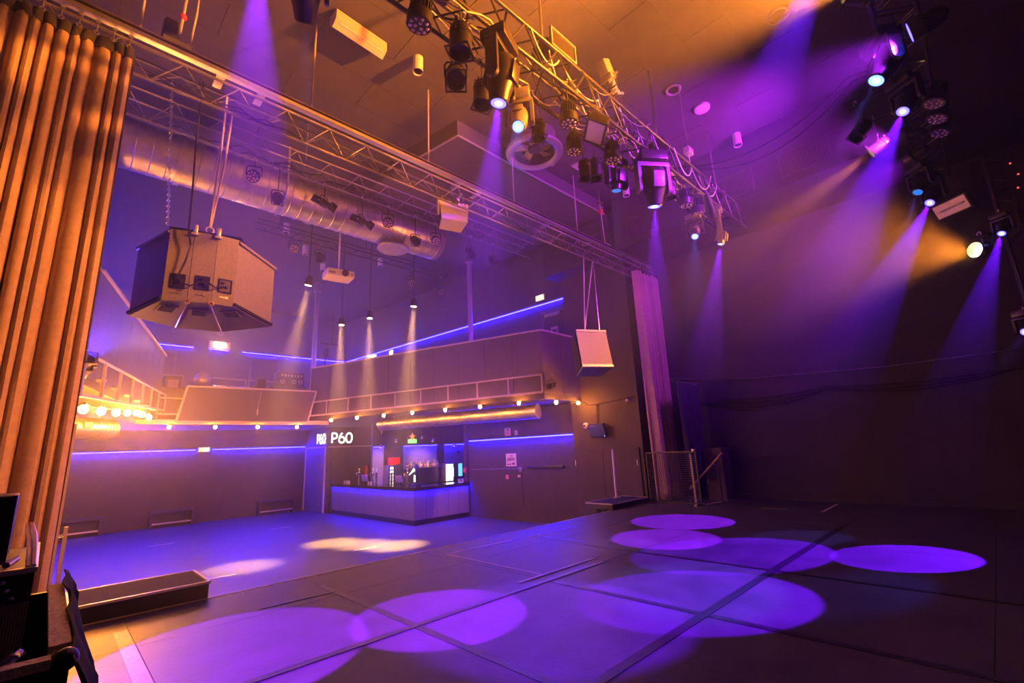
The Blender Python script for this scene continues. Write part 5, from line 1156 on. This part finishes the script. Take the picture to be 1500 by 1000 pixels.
# P60 signs: rounded tube letters
def p60(parent, M4, hgt):
    s = hgt / 1.0; r = .075
    def arc(cx, cz, rx, rz, a0, a1, n=16): return [(cx + rx * cos(a0 + (a1 - a0) * k / n), 0, cz + rz * sin(a0 + (a1 - a0) * k / n)) for k in range(n + 1)]
    L = []
    L.append(('letter', [[(.0, 0, .0), (.0, 0, 1.0)], [(.0, 0, 1.0), (.25, 0, 1.0)] + arc(.25, .72, .28, .28, pi / 2, -pi / 2) + [(.0, 0, .44)]]))
    six = arc(1.05, .30, .30, .30, 0, 2 * pi, 24)
    L.append(('digit', [six, [(.76, 0, .38), (.82, 0, .62), (.93, 0, .84), (1.08, 0, 1.0)]]))
    L.append(('digit', [arc(1.85, .5, .33, .5, 0, 2 * pi, 28)]))
    for nme, strokes in L:
        b = B(M4 @ Matrix.Scale(s, 4) @ Matrix.Scale(.25, 4, (0, 1, 0)))
        for st_ in strokes: b.tube(st_, r, 8)
        b.build(nme, M['neon'], parent)
e = thing('letter_sign', 'white lit P60 sign on the wall facing the stage', 'sign', (8.80, 20.44, 2.06)); p60(e, Matrix(), .42); B().box((-.09, .02, -.08), (.98, .058, .52)).build('back_board', M['black'], e)
e = thing('letter_sign', 'white lit P60 sign around the corner above the panelled door', 'sign', (8.60, 21.52, 2.06)); p60(e, RZ(-pi / 2) @ T(0, -.015, 0), .40); B().box((.02, -.92, -.08), (.048, .09, .52)).build('back_board', M['black'], e)

# ------------------------------------------------------------------ haze in the air, thin over the stage floor and thicker above head height
AIR = [(-2.7, -3.3), (12.65, -3.3), (12.65, 6.58), (11.6, 6.58), (11.6, 8.9), (11.55, 13.9), (17.0, 13.9), (17.0, 20.58), (10.45, 23.1), (-.75, 23.1), (-1.9, 9.0), (-2.7, 8.95)]
hz = B().prism(AIR, FLOOR_Z - .1, 8.42).build('haze', None, smooth=False)
hm = bpy.data.materials.new('stage_haze'); hm.use_nodes = True; nt = hm.node_tree
nt.nodes.remove(nt.nodes['Principled BSDF'])
def nd(t, **kw):
    n_ = nt.nodes.new(t)
    for k_, v_ in kw.items(): n_.inputs[k_].default_value = v_
    return n_
tc = nd('ShaderNodeTexCoord'); sp = nd('ShaderNodeSeparateXYZ'); nt.links.new(tc.outputs['Object'], sp.inputs[0])
def smooth(sock, a, b, lo, hi):
    m_ = nd('ShaderNodeMapRange'); m_.interpolation_type = 'SMOOTHSTEP'
    for k_, v_ in (('From Min', a), ('From Max', b), ('To Min', lo), ('To Max', hi)): m_.inputs[k_].default_value = v_
    nt.links.new(sock, m_.inputs['Value']); return m_.outputs['Result']
over_stage = smooth(sp.outputs['Z'], 1.4, 5.2, .04, 1.0)
in_hall = smooth(sp.outputs['Z'], -.2, 3.3, .20, 1.6)
where = smooth(sp.outputs['Y'], 5.8, 8.5, 0., 1.)
mx = nd('ShaderNodeMix'); mx.data_type = 'FLOAT'
nt.links.new(where, mx.inputs[0]); nt.links.new(over_stage, mx.inputs[2]); nt.links.new(in_hall, mx.inputs[3])
mu = nd('ShaderNodeMath'); mu.operation = 'MULTIPLY'; mu.inputs[1].default_value = HAZE_DENSITY
nt.links.new(mx.outputs[0], mu.inputs[0])
vs = nd('ShaderNodeVolumeScatter', Color=(1, .97, .97, 1), Anisotropy=.25)
nt.links.new(mu.outputs[0], vs.inputs['Density'])
nt.links.new(vs.outputs[0], nt.nodes['Material Output'].inputs['Volume'])
hz.data.materials.append(hm)
tag(hz, 'theatrical haze filling hall and stage, thicker above head height', 'haze', kind='stuff')
